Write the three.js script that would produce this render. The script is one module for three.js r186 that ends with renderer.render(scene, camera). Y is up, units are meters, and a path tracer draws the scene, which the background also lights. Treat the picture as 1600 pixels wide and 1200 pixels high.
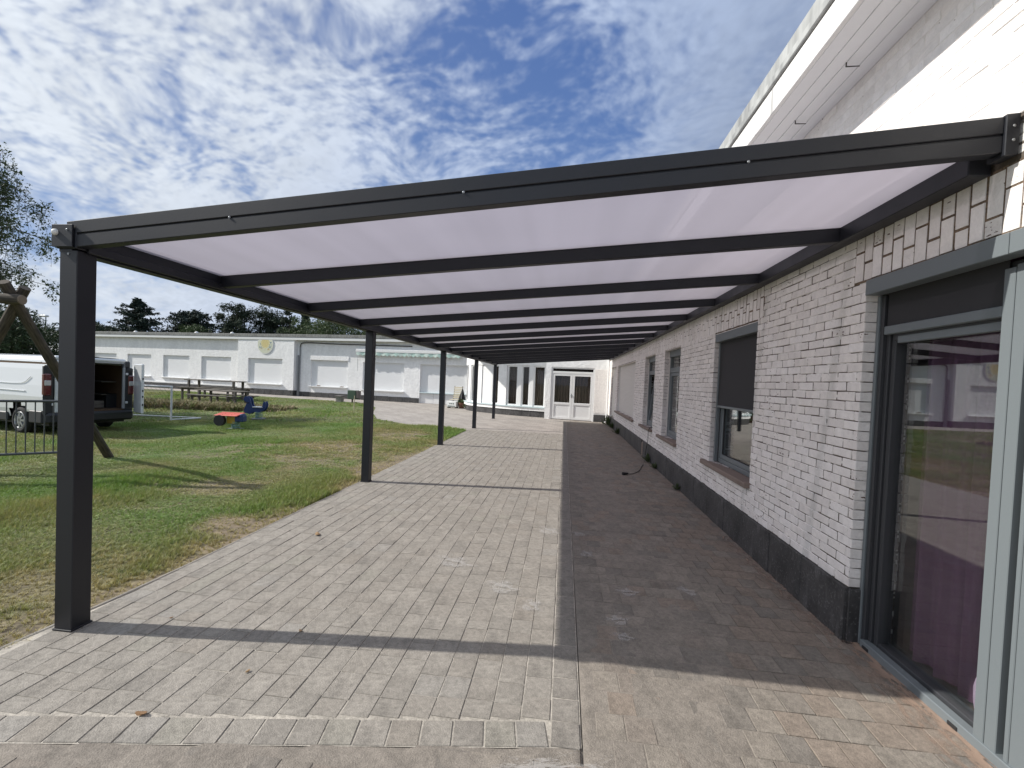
import * as THREE from 'three';
import { mergeGeometries } from 'three/addons/utils/BufferGeometryUtils.js';

// ---------------------------------------------------------------- camera, sky, sun, exposure
const scene = new THREE.Scene();
const camera = new THREE.PerspectiveCamera(80.0, 4 / 3, 0.05, 900);
camera.position.set(0, 1.6, 0);
camera.rotation.order = 'YXZ';
camera.rotation.set(-0.0267, 0.113, 0.042);
camera.setViewOffset(1600, 1200, 0, -14.8, 1600, 1200);

const renderer = new THREE.WebGLRenderer({ antialias: true });
renderer.toneMapping = THREE.LinearToneMapping;
renderer.toneMappingExposure = 1.05;
renderer.shadowMap.enabled = true;

const SUN_TRAVEL = new THREE.Vector3(1, -0.752, -0.095).normalize();
const sun = new THREE.DirectionalLight(new THREE.Color(1.0, 0.955, 0.89), 5.0);
sun.name = 'sun';
sun.position.copy(SUN_TRAVEL).multiplyScalar(-60);
sun.castShadow = true;
sun.shadow.camera.left = -45; sun.shadow.camera.right = 45; sun.shadow.camera.top = 45; sun.shadow.camera.bottom = -45;
sun.shadow.camera.far = 160; sun.shadow.mapSize.set(4096, 4096);
sun.shadow.radius = 1.0;
scene.add(sun, sun.target);

// ---------------------------------------------------------------- random numbers and noise
function rng(seed) {
  let a = seed >>> 0;
  return () => { a = (a + 0x6D2B79F5) | 0; let t = Math.imul(a ^ (a >>> 15), 1 | a); t = (t + Math.imul(t ^ (t >>> 7), 61 | t)) ^ t; return ((t ^ (t >>> 14)) >>> 0) / 4294967296; };
}
const R = rng(20240917);
const rnd = (a, b) => a + (b - a) * R();
const pick = (list) => list[Math.floor(R() * list.length)];
const NT = new Float32Array(65536); { const r = rng(77); for (let i = 0; i < 65536; i++) NT[i] = r(); }
const hash2 = (x, y) => NT[((x & 255) << 8) | (y & 255)];
function vnoise(x, y, px = 256, py = 256) {           // value noise, period px, py cells
  const xi = Math.floor(x), yi = Math.floor(y), fx = x - xi, fy = y - yi;
  const u = fx * fx * (3 - 2 * fx), v = fy * fy * (3 - 2 * fy);
  const x0 = ((xi % px) + px) % px, x1 = (x0 + 1) % px, y0 = ((yi % py) + py) % py, y1 = (y0 + 1) % py;
  const a = hash2(x0, y0), b = hash2(x1, y0), c = hash2(x0, y1), d = hash2(x1, y1);
  return a + (b - a) * u + (c - a) * v + (a - b - c + d) * u * v;
}
function fbm(x, y, oct = 4, per = 256) {
  let s = 0, a = 0.5, n = 0;
  for (let i = 0; i < oct; i++) { s += a * vnoise(x + i * 17.3 * 0, y, per, per); n += a; x *= 2; y *= 2; per = Math.min(256, per * 2); a *= 0.5; }
  return s / n;
}
const sstep = (a, b, x) => { const t = Math.min(1, Math.max(0, (x - a) / (b - a))); return t * t * (3 - 2 * t); };
const mix = (a, b, t) => a + (b - a) * t;

// ---------------------------------------------------------------- the sky: blue air with altocumulus
{
  const w = 4096, h = 2048, data = new Float32Array(w * h * 4);
  const sd = SUN_TRAVEL.clone().negate();
  const gaps = [   // directions of open blue between the cloud fields [x, y, z, size, strength]
    [-0.29, 0.46, -0.84, 0.14, 0.42], [-0.01, 0.525, -0.85, 0.15, 0.38], [-0.11, 0.595, -0.79, 0.14, 0.24],
    [-0.20, 0.62, -0.76, 0.12, 0.16], [0.08, 0.46, -0.88, 0.13, 0.16], [-0.73, 0.10, -0.67, 0.12, 0.26], [-0.775, 0.23, -0.59, 0.09, 0.30],
    [-0.64, 0.375, -0.67, 0.06, 0.22], [-0.65, 0.49, -0.58, 0.12, 0.12], [-0.78, 0.34, -0.53, 0.06, 0.2],
  ].map(([x, y, z, s, k]) => { const l = Math.hypot(x, y, z); return [x / l, y / l, z / l, s, k]; });
  for (let j = 0; j < h; j++) {
    const el = ((j + 0.5) / h - 0.5) * Math.PI, dy = Math.sin(el), ce = Math.cos(el);
    for (let i = 0; i < w; i++) {
      const k = (j * w + i) * 4;
      const az = ((i + 0.5) / w - 0.5) * 2 * Math.PI, dx = ce * Math.cos(az), dz = ce * Math.sin(az);
      const yy = Math.max(dy, 0.0);
      const t = Math.pow(1 - yy, 2.6);
      const toSun = Math.max(0, dx * sd.x + dy * sd.y + dz * sd.z);
      let r = mix(0.066, 0.32, t), g = mix(0.138, 0.49, t), b = mix(0.37, 0.78, t);
      const glow = 0.16 * Math.pow(toSun, 3);
      r += glow; g += glow; b += glow * 0.95;
      if (dy > -0.02) {
        const q = 1 / (yy + 0.10), X = dx * q, Z = dz * q;
        const wx = fbm(X * 1.7 + 5, Z * 1.7 + 9, 3) - 0.5, wz = fbm(X * 1.7 + 60, Z * 1.7 + 31, 3) - 0.5;
        const ax = X + wx * 0.22, az2 = Z + wz * 0.22;
        // rows of small puffs across a slanting wind, broken by larger fields
        const ru = ax * 0.80 + az2 * 0.6, rv = -ax * 0.6 + az2 * 0.80;
        const field = fbm(ru * 1.1 + 11, rv * 1.9 + 40, 3);
        const rows = fbm(ru * 3.2 + 3, rv * 8.5 + 7, 3);
        const p1 = vnoise(ru * 19 + 2 + wx * 9, rv * 25 + 8 + wz * 9), p2 = fbm(ru * 34 + 19 + wz * 8, rv * 42 + 3 + wx * 8, 3);
        const wisp = fbm(ru * 9 + 90, rv * 30 + 4, 4);
        let cov = 0.80 + (field - 0.5) * 0.62;
        for (const gp of gaps) { const d = 1 - (dx * gp[0] + dy * gp[1] + dz * gp[2]); cov -= gp[4] * Math.exp(-d / (gp[3] * gp[3] * 0.5)); }
        const low = sstep(0.34, 0.14, dy); cov += 0.10 * low; const soft = mix(1, 0.45, sstep(-0.05, 0.25, dx));
        const fine = mix(soft * (0.34 * (p1 - 0.5) + 0.52 * (p2 - 0.5)) + 0.46 * (rows - 0.5) + 0.14 * (wisp - 0.5), 0.42 * (rows - 0.5) + 0.45 * (wisp - 0.5), low);
        const d = cov + fine;
        const a = 0.97 * sstep(0.10, 0.90, d);
        const thick = sstep(0.9, 1.35, d);
        const lit = mix(0.42, 0.88, Math.pow(toSun, 0.85)) * (1 + 0.16 * (p2 - 0.5) + 0.20 * (rows - 0.5)) * mix(1, 0.92, thick);
        const ts = sstep(0.15, 0.75, toSun), cr = lit * mix(0.76, 0.92, ts), cg = lit * mix(0.93, 0.99, ts), cb = lit * mix(1.28, 1.08, ts);
        r = mix(r, cr, a); g = mix(g, cg, a); b = mix(b, cb, a);
      }
      data[k] = r; data[k + 1] = g; data[k + 2] = b; data[k + 3] = 1;
    }
  }
  const sky = new THREE.DataTexture(data, w, h, THREE.RGBAFormat, THREE.FloatType);
  sky.mapping = THREE.EquirectangularReflectionMapping;
  sky.magFilter = THREE.LinearFilter; sky.minFilter = THREE.LinearFilter; sky.wrapS = THREE.RepeatWrapping;
  sky.colorSpace = THREE.LinearSRGBColorSpace;
  sky.needsUpdate = true;
  scene.background = sky; scene.environment = sky;
}

// ---------------------------------------------------------------- textures and materials
function tex(n, fn, srgb = false, repeat = 1) {        // fn(u, v in 0..1) -> [r, g, b] 0..1 (linear if not srgb)
  const d = new Uint8Array(n * n * 4);
  for (let j = 0; j < n; j++) for (let i = 0; i < n; i++) {
    const c = fn((i + 0.5) / n, (j + 0.5) / n), k = (j * n + i) * 4;
    d[k] = Math.max(0, Math.min(255, c[0] * 255)); d[k + 1] = Math.max(0, Math.min(255, c[1] * 255)); d[k + 2] = Math.max(0, Math.min(255, c[2] * 255)); d[k + 3] = 255;
  }
  const t = new THREE.DataTexture(d, n, n, THREE.RGBAFormat);
  t.wrapS = t.wrapT = THREE.RepeatWrapping; t.magFilter = THREE.LinearFilter; t.minFilter = THREE.LinearMipmapLinearFilter;
  if (srgb) t.colorSpace = THREE.SRGBColorSpace;
  t.repeat.set(repeat, repeat); t.needsUpdate = true;
  return t;
}
const grey = (v) => [v, v, v];
const toS = (v) => Math.pow(Math.max(0, Math.min(1, v)), 1 / 2.2);
const S3 = (r, g, b) => [toS(r), toS(g), toS(b)];
function mat(r, g, b, rough, opts = {}) {
  const { physical, ...o } = opts;
  const m = physical ? new THREE.MeshPhysicalMaterial(o) : new THREE.MeshStandardMaterial(o);
  m.color.setRGB(r, g, b); m.roughness = rough; m.side = THREE.DoubleSide;
  return m;
}
const RR = 1 / 0.5;                                     // texture square is 0.5 m unless said otherwise
// concrete of the pavers: fine speckle, pores and pale dust
const concreteMap = tex(512, (u, v) => {
  const f = fbm(u * 128, v * 128, 2, 128), m = fbm(u * 24, v * 24, 3, 24), c = fbm(u * 5, v * 5, 3, 5), s = vnoise(u * 250, v * 250, 250, 250);
  let x = 0.70 + 0.34 * (f - 0.5) + 0.30 * (m - 0.5) + 0.30 * (c - 0.5);
  if (s > 0.93) x *= 0.72; if (s < 0.05) x *= 1.16;
  return S3(x * 1.0, x * 0.972, x * 0.925);
}, true, RR);
const concreteBump = tex(512, (u, v) => grey(0.5 + 0.6 * (fbm(u * 110, v * 110, 3, 110) - 0.5) + 0.3 * (fbm(u * 12, v * 12, 2, 12) - 0.5)), false, RR);
const dirtMap = tex(512, (u, v) => {
  const f = fbm(u * 100, v * 100, 2, 100), m = fbm(u * 14, v * 14, 3, 14), c = fbm(u * 4 + 3, v * 4, 3, 4);
  const x = 0.62 + 0.4 * (f - 0.5) + 0.35 * (m - 0.5) + 0.4 * (c - 0.5);
  return S3(x, x * 0.965, x * 0.91);
}, true, RR * 0.5);
// old white masonry paint: brush grain, chips down to brown brick in places
function paintTex(chip, seed) {
  return tex(512, (u, v) => {
    const g = fbm(u * 60 + seed, v * 60, 3, 60), m = fbm(u * 10 + seed, v * 10, 4, 10), c = fbm(u * 3 + seed, v * 3, 3, 3);
    const x = 0.87 + 0.10 * (g - 0.5) + 0.15 * (m - 0.5) + 0.10 * (c - 0.5);
    const e = fbm(u * 15 + 7, v * 32 + seed, 5, 47), gate = fbm(u * 5 + seed * 3, v * 5 + 2, 2, 5);
    if (e + 0.35 * (gate - 0.5) > chip) { const d = 0.6 + 0.6 * (g - 0.2); return S3(0.16 * d, 0.105 * d, 0.08 * d); }
    return S3(x, x * 0.972, x * 0.945);
  }, true, RR);
}
const paintClean = paintTex(0.90, 3), paintMid = paintTex(0.83, 23), paintChip = paintTex(0.79, 11);
const panelMap = tex(256, (u, v) => { const a = fbm(u * 3, v * 3, 3, 3), b = fbm(u * 22 + 4, v * 0 + 1, 2, 22); return grey(toS(0.92 + 0.16 * (a - 0.5) + 0.13 * (b - 0.5))); }, true, 0.35);
const paintBump = tex(256, (u, v) => grey(0.5 + 0.7 * (fbm(u * 40, v * 40, 3, 40) - 0.5) + 0.5 * (fbm(u * 8, v * 8, 2, 8) - 0.5)), false, RR);
const mortarMap = tex(512, (u, v) => {                  // joints: mostly painted over, elsewhere open and brown
  const o = fbm(u * 9, v * 34, 3, 34), c = fbm(u * 3, v * 3, 3, 3), f = fbm(u * 70, v * 70, 2, 70);
  const k = sstep(0.36, 0.46, o + 0.4 * (c - 0.5));
  return S3(mix(0.105, 0.74, 1 - k) * (0.8 + 0.4 * f), mix(0.085, 0.72, 1 - k) * (0.8 + 0.4 * f), mix(0.066, 0.69, 1 - k) * (0.8 + 0.4 * f));
}, true, 1);
const mortarBare = tex(256, (u, v) => { const f = fbm(u * 60, v * 60, 3, 60), c = fbm(u * 6, v * 6, 3, 6); const x = 0.55 + 0.9 * (f - 0.5) + 0.7 * (c - 0.5); return S3(x * 0.26, x * 0.185, x * 0.125); }, true, RR);
const roughcast = tex(512, (u, v) => grey(0.5 + 0.9 * (fbm(u * 46, v * 46, 3, 46) - 0.5) + 0.5 * (fbm(u * 14, v * 14, 2, 14) - 0.5)), false, 0.5);
const plasterMap = tex(512, (u, v) => { const c = fbm(u * 5, v * 5, 4, 5), m = fbm(u * 40, v * 40, 2, 40), s = fbm(u * 30, v * 4, 3, 30); const x = 0.86 + 0.10 * (c - 0.5) + 0.10 * (m - 0.5) + 0.08 * (s - 0.5); return S3(x, x, x * 0.99); }, true, 0.25);
const slateMap = tex(512, (u, v) => { const f = fbm(u * 80, v * 80, 3, 80), c = fbm(u * 6, v * 6, 4, 6), s = fbm(u * 18, v * 3, 3, 18); const x = 0.5 + 0.35 * (f - 0.5) + 0.75 * (c - 0.5) + (s > 0.60 ? 1.9 * (s - 0.60) : 0) + (f > 0.72 ? 0.6 : 0); return S3(x * 0.088, x * 0.086, x * 0.086); }, true, RR * 0.5);
const coatBump = tex(256, (u, v) => grey(0.5 + 0.6 * (fbm(u * 90, v * 90, 2, 90) - 0.5)), false, RR * 2);
const coatRough = tex(256, (u, v) => grey(0.80 + 0.25 * (fbm(u * 6, v * 6, 4, 6) - 0.5)), false, 1);
const barkMap = tex(256, (u, v) => { const g = fbm(u * 40, v * 5, 4, 40), c = fbm(u * 8, v * 8, 3, 8); const x = 0.5 + 0.7 * (g - 0.5) + 0.5 * (c - 0.5); return S3(x * 0.15, x * 0.122, x * 0.09); }, true, 1);
const woodGreyMap = tex(256, (u, v) => { const g = fbm(u * 4, v * 60, 4, 60), c = fbm(u * 5, v * 5, 3, 5); const x = 0.55 + 0.7 * (g - 0.5) + 0.5 * (c - 0.5); return S3(x * 0.24, x * 0.215, x * 0.18); }, true, 1);
const slatBump = tex(256, (u, v) => { const f = (v * 10) % 1; return grey(f < 0.12 ? 0.1 : 0.55 + 0.3 * Math.sin(f * Math.PI)); }, false, 1 / 0.55);
const slatFine = tex(256, (u, v) => { const f = (v * 10) % 1; return grey(f < 0.12 ? 0.1 : 0.55 + 0.3 * Math.sin(f * Math.PI)); }, false, 1 / 0.4);
const meshFabric = tex(256, (u, v) => grey(0.5 + 0.22 * Math.sin(u * Math.PI * 2 * 64) + 0.22 * Math.sin(v * Math.PI * 2 * 64) + 0.3 * (fbm(u * 8, v * 2, 3, 8) - 0.5)), false, 4);
const soffitBump = tex(256, (u, v) => grey(0.5 + 0.5 * (fbm(u * 30, v * 30, 3, 30) - 0.5)), false, 1);
const fasciaMap = tex(512, (u, v) => { const c = fbm(u * 6, v * 6, 4, 6), d = fbm(u * 40, v * 3, 3, 40), e = fbm(u * 14, v * 2, 3, 14); let x = 0.74 + 0.16 * (c - 0.5); if (d > 0.62 && e > 0.5) x *= 1 - (d - 0.62) * 2.2; return S3(x, x * 0.985, x * 0.955); }, true, 0.5);
const zincMap = tex(512, (u, v) => { const c = fbm(u * 6, v * 6, 4, 6), d = fbm(u * 30, v * 5, 4, 30); const x = 0.42 + 0.3 * (c - 0.5) + 0.35 * (d - 0.5); return S3(x, x * 1.02, x * 0.98); }, true, 0.5);

const M = {
  coat: mat(0.0105, 0.0120, 0.0170, 0.6, { bumpMap: coatBump, bumpScale: 0.0004, roughnessMap: coatRough }),
  bolt: mat(0.35, 0.36, 0.37, 0.35, { metalness: 0.8 }),
  drain: mat(0.70, 0.70, 0.67, 0.4),
  panel: mat(0.505, 0.475, 0.555, 0.9, { physical: true, transmission: 0.60, thickness: 0, map: panelMap }),
  frame: mat(0.155, 0.178, 0.188, 0.45, { bumpMap: coatBump, bumpScale: 0.0003 }),
  frameDark: mat(0.040, 0.042, 0.046, 0.5),
  rubber: mat(0.018, 0.018, 0.019, 0.7),
  glass: mat(0.93, 0.96, 0.95, 0.0, { physical: true, transmission: 1, thickness: 0, ior: 1.95 }),
  glassPlain: mat(0.95, 0.97, 0.96, 0.0, { physical: true, transmission: 1, thickness: 0, ior: 1.45 }),
  screen: mat(0.034, 0.034, 0.037, 0.85, { bumpMap: meshFabric, bumpScale: 0.001 }),
  bluestone: mat(0.235, 0.185, 0.155, 0.85, { map: null, bumpMap: concreteBump, bumpScale: 0.002 }),
  slate: mat(1, 1, 1, 0.62, { map: slateMap, bumpMap: concreteBump, bumpScale: 0.0015 }),
  mortar: mat(1, 1, 1, 0.95, { map: mortarMap, bumpMap: concreteBump, bumpScale: 0.003 }),
  mortarBare: mat(1, 1, 1, 1.0, { map: mortarBare, bumpMap: concreteBump, bumpScale: 0.004 }),
  bricks: [[0.94, 0.93, 0.92], [0.98, 0.975, 0.97], [0.90, 0.885, 0.87], [0.96, 0.945, 0.925]].map((c) => mat(...c, 0.72, { map: paintClean, bumpMap: paintBump, bumpScale: 0.003 })),
  bricksChip: [[0.94, 0.93, 0.92], [0.88, 0.865, 0.85]].map((c) => mat(...c, 0.75, { map: paintChip, bumpMap: paintBump, bumpScale: 0.004 })),
  reveal: mat(0.94, 0.92, 0.90, 0.75, { map: paintClean, bumpMap: paintBump, bumpScale: 0.004 }),
  soffit: mat(0.74, 0.745, 0.75, 0.6, { bumpMap: soffitBump, bumpScale: 0.002 }),
  fascia: mat(1, 1, 1, 0.6, { map: fasciaMap, bumpMap: soffitBump, bumpScale: 0.002 }),
  zinc: mat(0.9, 0.9, 0.9, 0.55, { map: zincMap }),
  tar: mat(0.06, 0.055, 0.05, 0.9),
  plaster: mat(1.0, 1.0, 1.0, 0.85, { map: plasterMap, bumpMap: roughcast, bumpScale: 0.012 }),
  whitePaint: mat(0.80, 0.80, 0.79, 0.5),
  shutter: mat(0.80, 0.81, 0.815, 0.5, { bumpMap: slatBump, bumpScale: 0.012 }),
  shutterFine: mat(0.68, 0.66, 0.62, 0.55, { bumpMap: slatFine, bumpScale: 0.010 }),
  sillBlue: mat(0.48, 0.58, 0.60, 0.5),
  sillWhite: mat(0.74, 0.75, 0.74, 0.5),
  roofGrey: mat(0.50, 0.50, 0.49, 0.7, { map: zincMap }),
  roofTop: mat(0.16, 0.155, 0.15, 0.95, { map: dirtMap }),
  soffitBeige: mat(0.40, 0.385, 0.32, 0.8),
  pvc: mat(0.78, 0.785, 0.78, 0.35),
  darkGlass: mat(0.020, 0.018, 0.017, 0.06),
  curtainDark: mat(0.10, 0.075, 0.062, 0.95),
  curtainPurple: mat(0.165, 0.075, 0.145, 0.95, { bumpMap: meshFabric, bumpScale: 0.0015 }),
  clothPink: mat(0.50, 0.36, 0.50, 0.95),
  netCurtain: mat(0.62, 0.63, 0.62, 0.95, { physical: true, transmission: 0.35, thickness: 0 }),
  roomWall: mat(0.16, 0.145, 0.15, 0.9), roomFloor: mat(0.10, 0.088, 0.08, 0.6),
  log: mat(1, 1, 1, 0.9, { map: barkMap, bumpMap: barkMap, bumpScale: 0.012 }),
  logEnd: mat(0.23, 0.18, 0.13, 0.9, { bumpMap: concreteBump, bumpScale: 0.004 }),
  greyWood: mat(1, 1, 1, 0.9, { map: woodGreyMap, bumpMap: woodGreyMap, bumpScale: 0.004 }),
  galv: mat(0.30, 0.31, 0.32, 0.45, { metalness: 0.7 }),
  barrier: mat(0.085, 0.092, 0.098, 0.5),
  vanWhite: mat(0.74, 0.76, 0.765, 0.22, { physical: true, clearcoat: 0.6, clearcoatRoughness: 0.08 }),
  vanPlastic: mat(0.024, 0.025, 0.027, 0.55),
  lampRed: mat(0.11, 0.010, 0.012, 0.15, { physical: true, clearcoat: 1, clearcoatRoughness: 0.05 }),
  lampClear: mat(0.62, 0.60, 0.58, 0.15, { physical: true, clearcoat: 1, clearcoatRoughness: 0.05 }),
  tyre: mat(0.022, 0.022, 0.023, 0.85), rim: mat(0.40, 0.41, 0.42, 0.35, { metalness: 0.7 }),
  plywood: mat(0.11, 0.066, 0.036, 0.8, { bumpMap: woodGreyMap, bumpScale: 0.001 }),
  plate: mat(0.70, 0.70, 0.68, 0.4),
  red: mat(0.56, 0.085, 0.045, 0.45), yellow: mat(0.46, 0.30, 0.03, 0.5), blue: mat(0.030, 0.055, 0.16, 0.45), spring: mat(0.20, 0.33, 0.27, 0.45),
  black: mat(0.018, 0.018, 0.02, 0.6), green: mat(0.045, 0.085, 0.055, 0.6), palegreen: mat(0.42, 0.57, 0.52, 0.8),
  concrete: mat(0.40, 0.39, 0.37, 0.9, { map: concreteMap, bumpMap: concreteBump, bumpScale: 0.003 }),
  cream: mat(0.58, 0.53, 0.40, 0.7),
  brownPot: mat(0.16, 0.075, 0.045, 0.8),
};
// pavers: the newer warm grey ones and the older, darker ones
const newPaver = [[0.380, 0.362, 0.334], [0.362, 0.345, 0.318], [0.395, 0.376, 0.347], [0.370, 0.350, 0.321], [0.330, 0.314, 0.291], [0.383, 0.370, 0.348], [0.364, 0.340, 0.308], [0.372, 0.360, 0.325]].map((c) => mat(...c, 0.93, { map: concreteMap, bumpMap: concreteBump, bumpScale: 0.0035 }));
const oldPaver = [[0.325, 0.298, 0.266], [0.295, 0.270, 0.243], [0.345, 0.316, 0.281], [0.305, 0.273, 0.243], [0.325, 0.279, 0.240], [0.270, 0.251, 0.229]].map((c) => mat(...c, 0.93, { map: concreteMap, bumpMap: concreteBump, bumpScale: 0.004 }));
const sandFill = mat(0.60, 0.575, 0.53, 1.0, { map: dirtMap, bumpMap: concreteBump, bumpScale: 0.003 });
const dustFill = mat(0.46, 0.435, 0.405, 1.0, { map: concreteMap, bumpMap: concreteBump, bumpScale: 0.004 });

// ---------------------------------------------------------------- geometry helpers
function uvBox(g, ou = 0, ov = 0) {                     // uv in metres from the dominant axis of each face; g non-indexed
  const p = g.attributes.position, n = g.attributes.normal, uv = new Float32Array(p.count * 2);
  for (let i = 0; i < p.count; i++) {
    const ax = Math.abs(n.getX(i)), ay = Math.abs(n.getY(i)), az = Math.abs(n.getZ(i));
    let a, b;
    if (ay >= ax && ay >= az) { a = p.getX(i); b = p.getZ(i); } else if (ax >= az) { a = p.getZ(i); b = p.getY(i); } else { a = p.getX(i); b = p.getY(i); }
    uv[2 * i] = a + ou; uv[2 * i + 1] = b + ov;
  }
  g.setAttribute('uv', new THREE.BufferAttribute(uv, 2));
  return g;
}
function raw(pos, uv, smooth = false) {
  const g = new THREE.BufferGeometry();
  g.setAttribute('position', new THREE.BufferAttribute(new Float32Array(pos), 3));
  g.computeVertexNormals();
  if (uv) g.setAttribute('uv', new THREE.BufferAttribute(new Float32Array(uv), 2)); else uvBox(g);
  return g;
}
function flat(g) { const f = g.index ? g.toNonIndexed() : g; f.computeVertexNormals(); return uvBox(f); }
function smoothG(g) { const f = g.index ? g.toNonIndexed() : g; for (const k of Object.keys(f.attributes)) if (!['position', 'normal', 'uv'].includes(k)) f.deleteAttribute(k); return f; }
// box with chamfered edges between two corners; skip = faces left out where nothing can see them
function cbox(x0, x1, y0, y1, z0, z1, c = 0.003, skip = '', jit = 0) {
  c = Math.min(c, (x1 - x0) * 0.45, (y1 - y0) * 0.45, (z1 - z0) * 0.45);
  const V = {}, key = (a, b, d, f) => '' + a + b + d + f;
  const X = [x0, x1], Y = [y0, y1], Z = [z0, z1];
  for (let a = 0; a < 2; a++) for (let b = 0; b < 2; b++) for (let d = 0; d < 2; d++) {
    const jx = jit * (R() - 0.5), jy = jit * (R() - 0.5), jz = jit * (R() - 0.5);
    const ix = X[a] + (a ? -c : c), iy = Y[b] + (b ? -c : c), iz = Z[d] + (d ? -c : c);
    V[key(a, b, d, 0)] = [X[a] + jx, iy + jy, iz + jz];
    V[key(a, b, d, 1)] = [ix + jx, Y[b] + jy, iz + jz];
    V[key(a, b, d, 2)] = [ix + jx, iy + jy, Z[d] + jz];
  }
  const cx = (x0 + x1) / 2, cy = (y0 + y1) / 2, cz = (z0 + z1) / 2, out = [];
  const tri = (p, q, r) => {
    const ux = q[0] - p[0], uy = q[1] - p[1], uz = q[2] - p[2], vx = r[0] - p[0], vy = r[1] - p[1], vz = r[2] - p[2];
    const nx = uy * vz - uz * vy, ny = uz * vx - ux * vz, nz = ux * vy - uy * vx;
    const s = nx * (p[0] + q[0] + r[0] - 3 * cx) + ny * (p[1] + q[1] + r[1] - 3 * cy) + nz * (p[2] + q[2] + r[2] - 3 * cz);
    if (s >= 0) out.push(...p, ...q, ...r); else out.push(...p, ...r, ...q);
  };
  const quad = (p, q, r, s) => { tri(p, q, r); tri(p, r, s); };
  for (let s = 0; s < 2; s++) {
    if (!skip.includes('xX'[s])) quad(V[key(s, 0, 0, 0)], V[key(s, 1, 0, 0)], V[key(s, 1, 1, 0)], V[key(s, 0, 1, 0)]);
    if (!skip.includes('yY'[s])) quad(V[key(0, s, 0, 1)], V[key(1, s, 0, 1)], V[key(1, s, 1, 1)], V[key(0, s, 1, 1)]);
    if (!skip.includes('zZ'[s])) quad(V[key(0, 0, s, 2)], V[key(1, 0, s, 2)], V[key(1, 1, s, 2)], V[key(0, 1, s, 2)]);
  }
  for (let a = 0; a < 2; a++) for (let b = 0; b < 2; b++) {
    quad(V[key(a, b, 0, 0)], V[key(a, b, 1, 0)], V[key(a, b, 1, 1)], V[key(a, b, 0, 1)]);
    quad(V[key(a, 0, b, 0)], V[key(a, 1, b, 0)], V[key(a, 1, b, 2)], V[key(a, 0, b, 2)]);
    quad(V[key(0, a, b, 1)], V[key(1, a, b, 1)], V[key(1, a, b, 2)], V[key(0, a, b, 2)]);
    for (let d = 0; d < 2; d++) tri(V[key(a, b, d, 0)], V[key(a, b, d, 1)], V[key(a, b, d, 2)]);
  }
  return raw(out);
}
const box = (x0, x1, y0, y1, z0, z1) => flat(new THREE.BoxGeometry(x1 - x0, y1 - y0, z1 - z0).translate((x0 + x1) / 2, (y0 + y1) / 2, (z0 + z1) / 2));
function rod(a, b, r0, r1 = r0, seg = 10) {             // tapered round bar between two points
  const A = new THREE.Vector3(...a), B = new THREE.Vector3(...b), d = B.clone().sub(A), len = d.length();
  const g = new THREE.CylinderGeometry(r1, r0, len, seg, 1).toNonIndexed();
  const uv = g.attributes.uv; for (let i = 0; i < uv.count; i++) { uv.setXY(i, uv.getX(i) * 6.28 * r0, uv.getY(i) * len); }
  g.applyQuaternion(new THREE.Quaternion().setFromUnitVectors(new THREE.Vector3(0, 1, 0), d.normalize()));
  g.translate((A.x + B.x) / 2, (A.y + B.y) / 2, (A.z + B.z) / 2);
  return g;
}
function tube(pts, r, seg = 24, rad = 6, closed = false) { return smoothG(new THREE.TubeGeometry(new THREE.CatmullRomCurve3(pts.map((p) => new THREE.Vector3(...p)), closed), seg, r, rad, closed)); }
function merge(list) {
  const l = list.map((g) => smoothG(g));
  return l.length === 1 ? l[0] : mergeGeometries(l, false);
}
const used = {};
function numbered(name) { const n = used[name] = (used[name] ?? -1) + 1; return n ? name + '_' + String(n).padStart(3, '0') : name; }
function obj(name, geos, m, parent) {                   // one named mesh
  const g = Array.isArray(geos) ? merge(geos) : geos;
  const o = new THREE.Mesh(g, m); o.castShadow = o.receiveShadow = true;
  o.name = parent ? name : numbered(name);
  (parent || scene).add(o);
  return o;
}
function tag(o, label, category, group) { o.userData.label = label; if (category) o.userData.category = category; if (group) o.userData.group = group; return o; }
function thing(name, label, category, pos = [0, 0, 0], turn = 0, group) {
  const o = new THREE.Group(); o.name = numbered(name); o.position.set(...pos); o.rotation.y = turn; scene.add(o);
  return tag(o, label, category, group);
}
function part(name, parent) { const o = new THREE.Group(); o.name = name; parent.add(o); return o; }
function struct(o) { o.userData.kind = 'structure'; return o; }
function stuff(o) { o.userData.kind = 'stuff'; return o; }
const camPos = camera.position;

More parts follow.
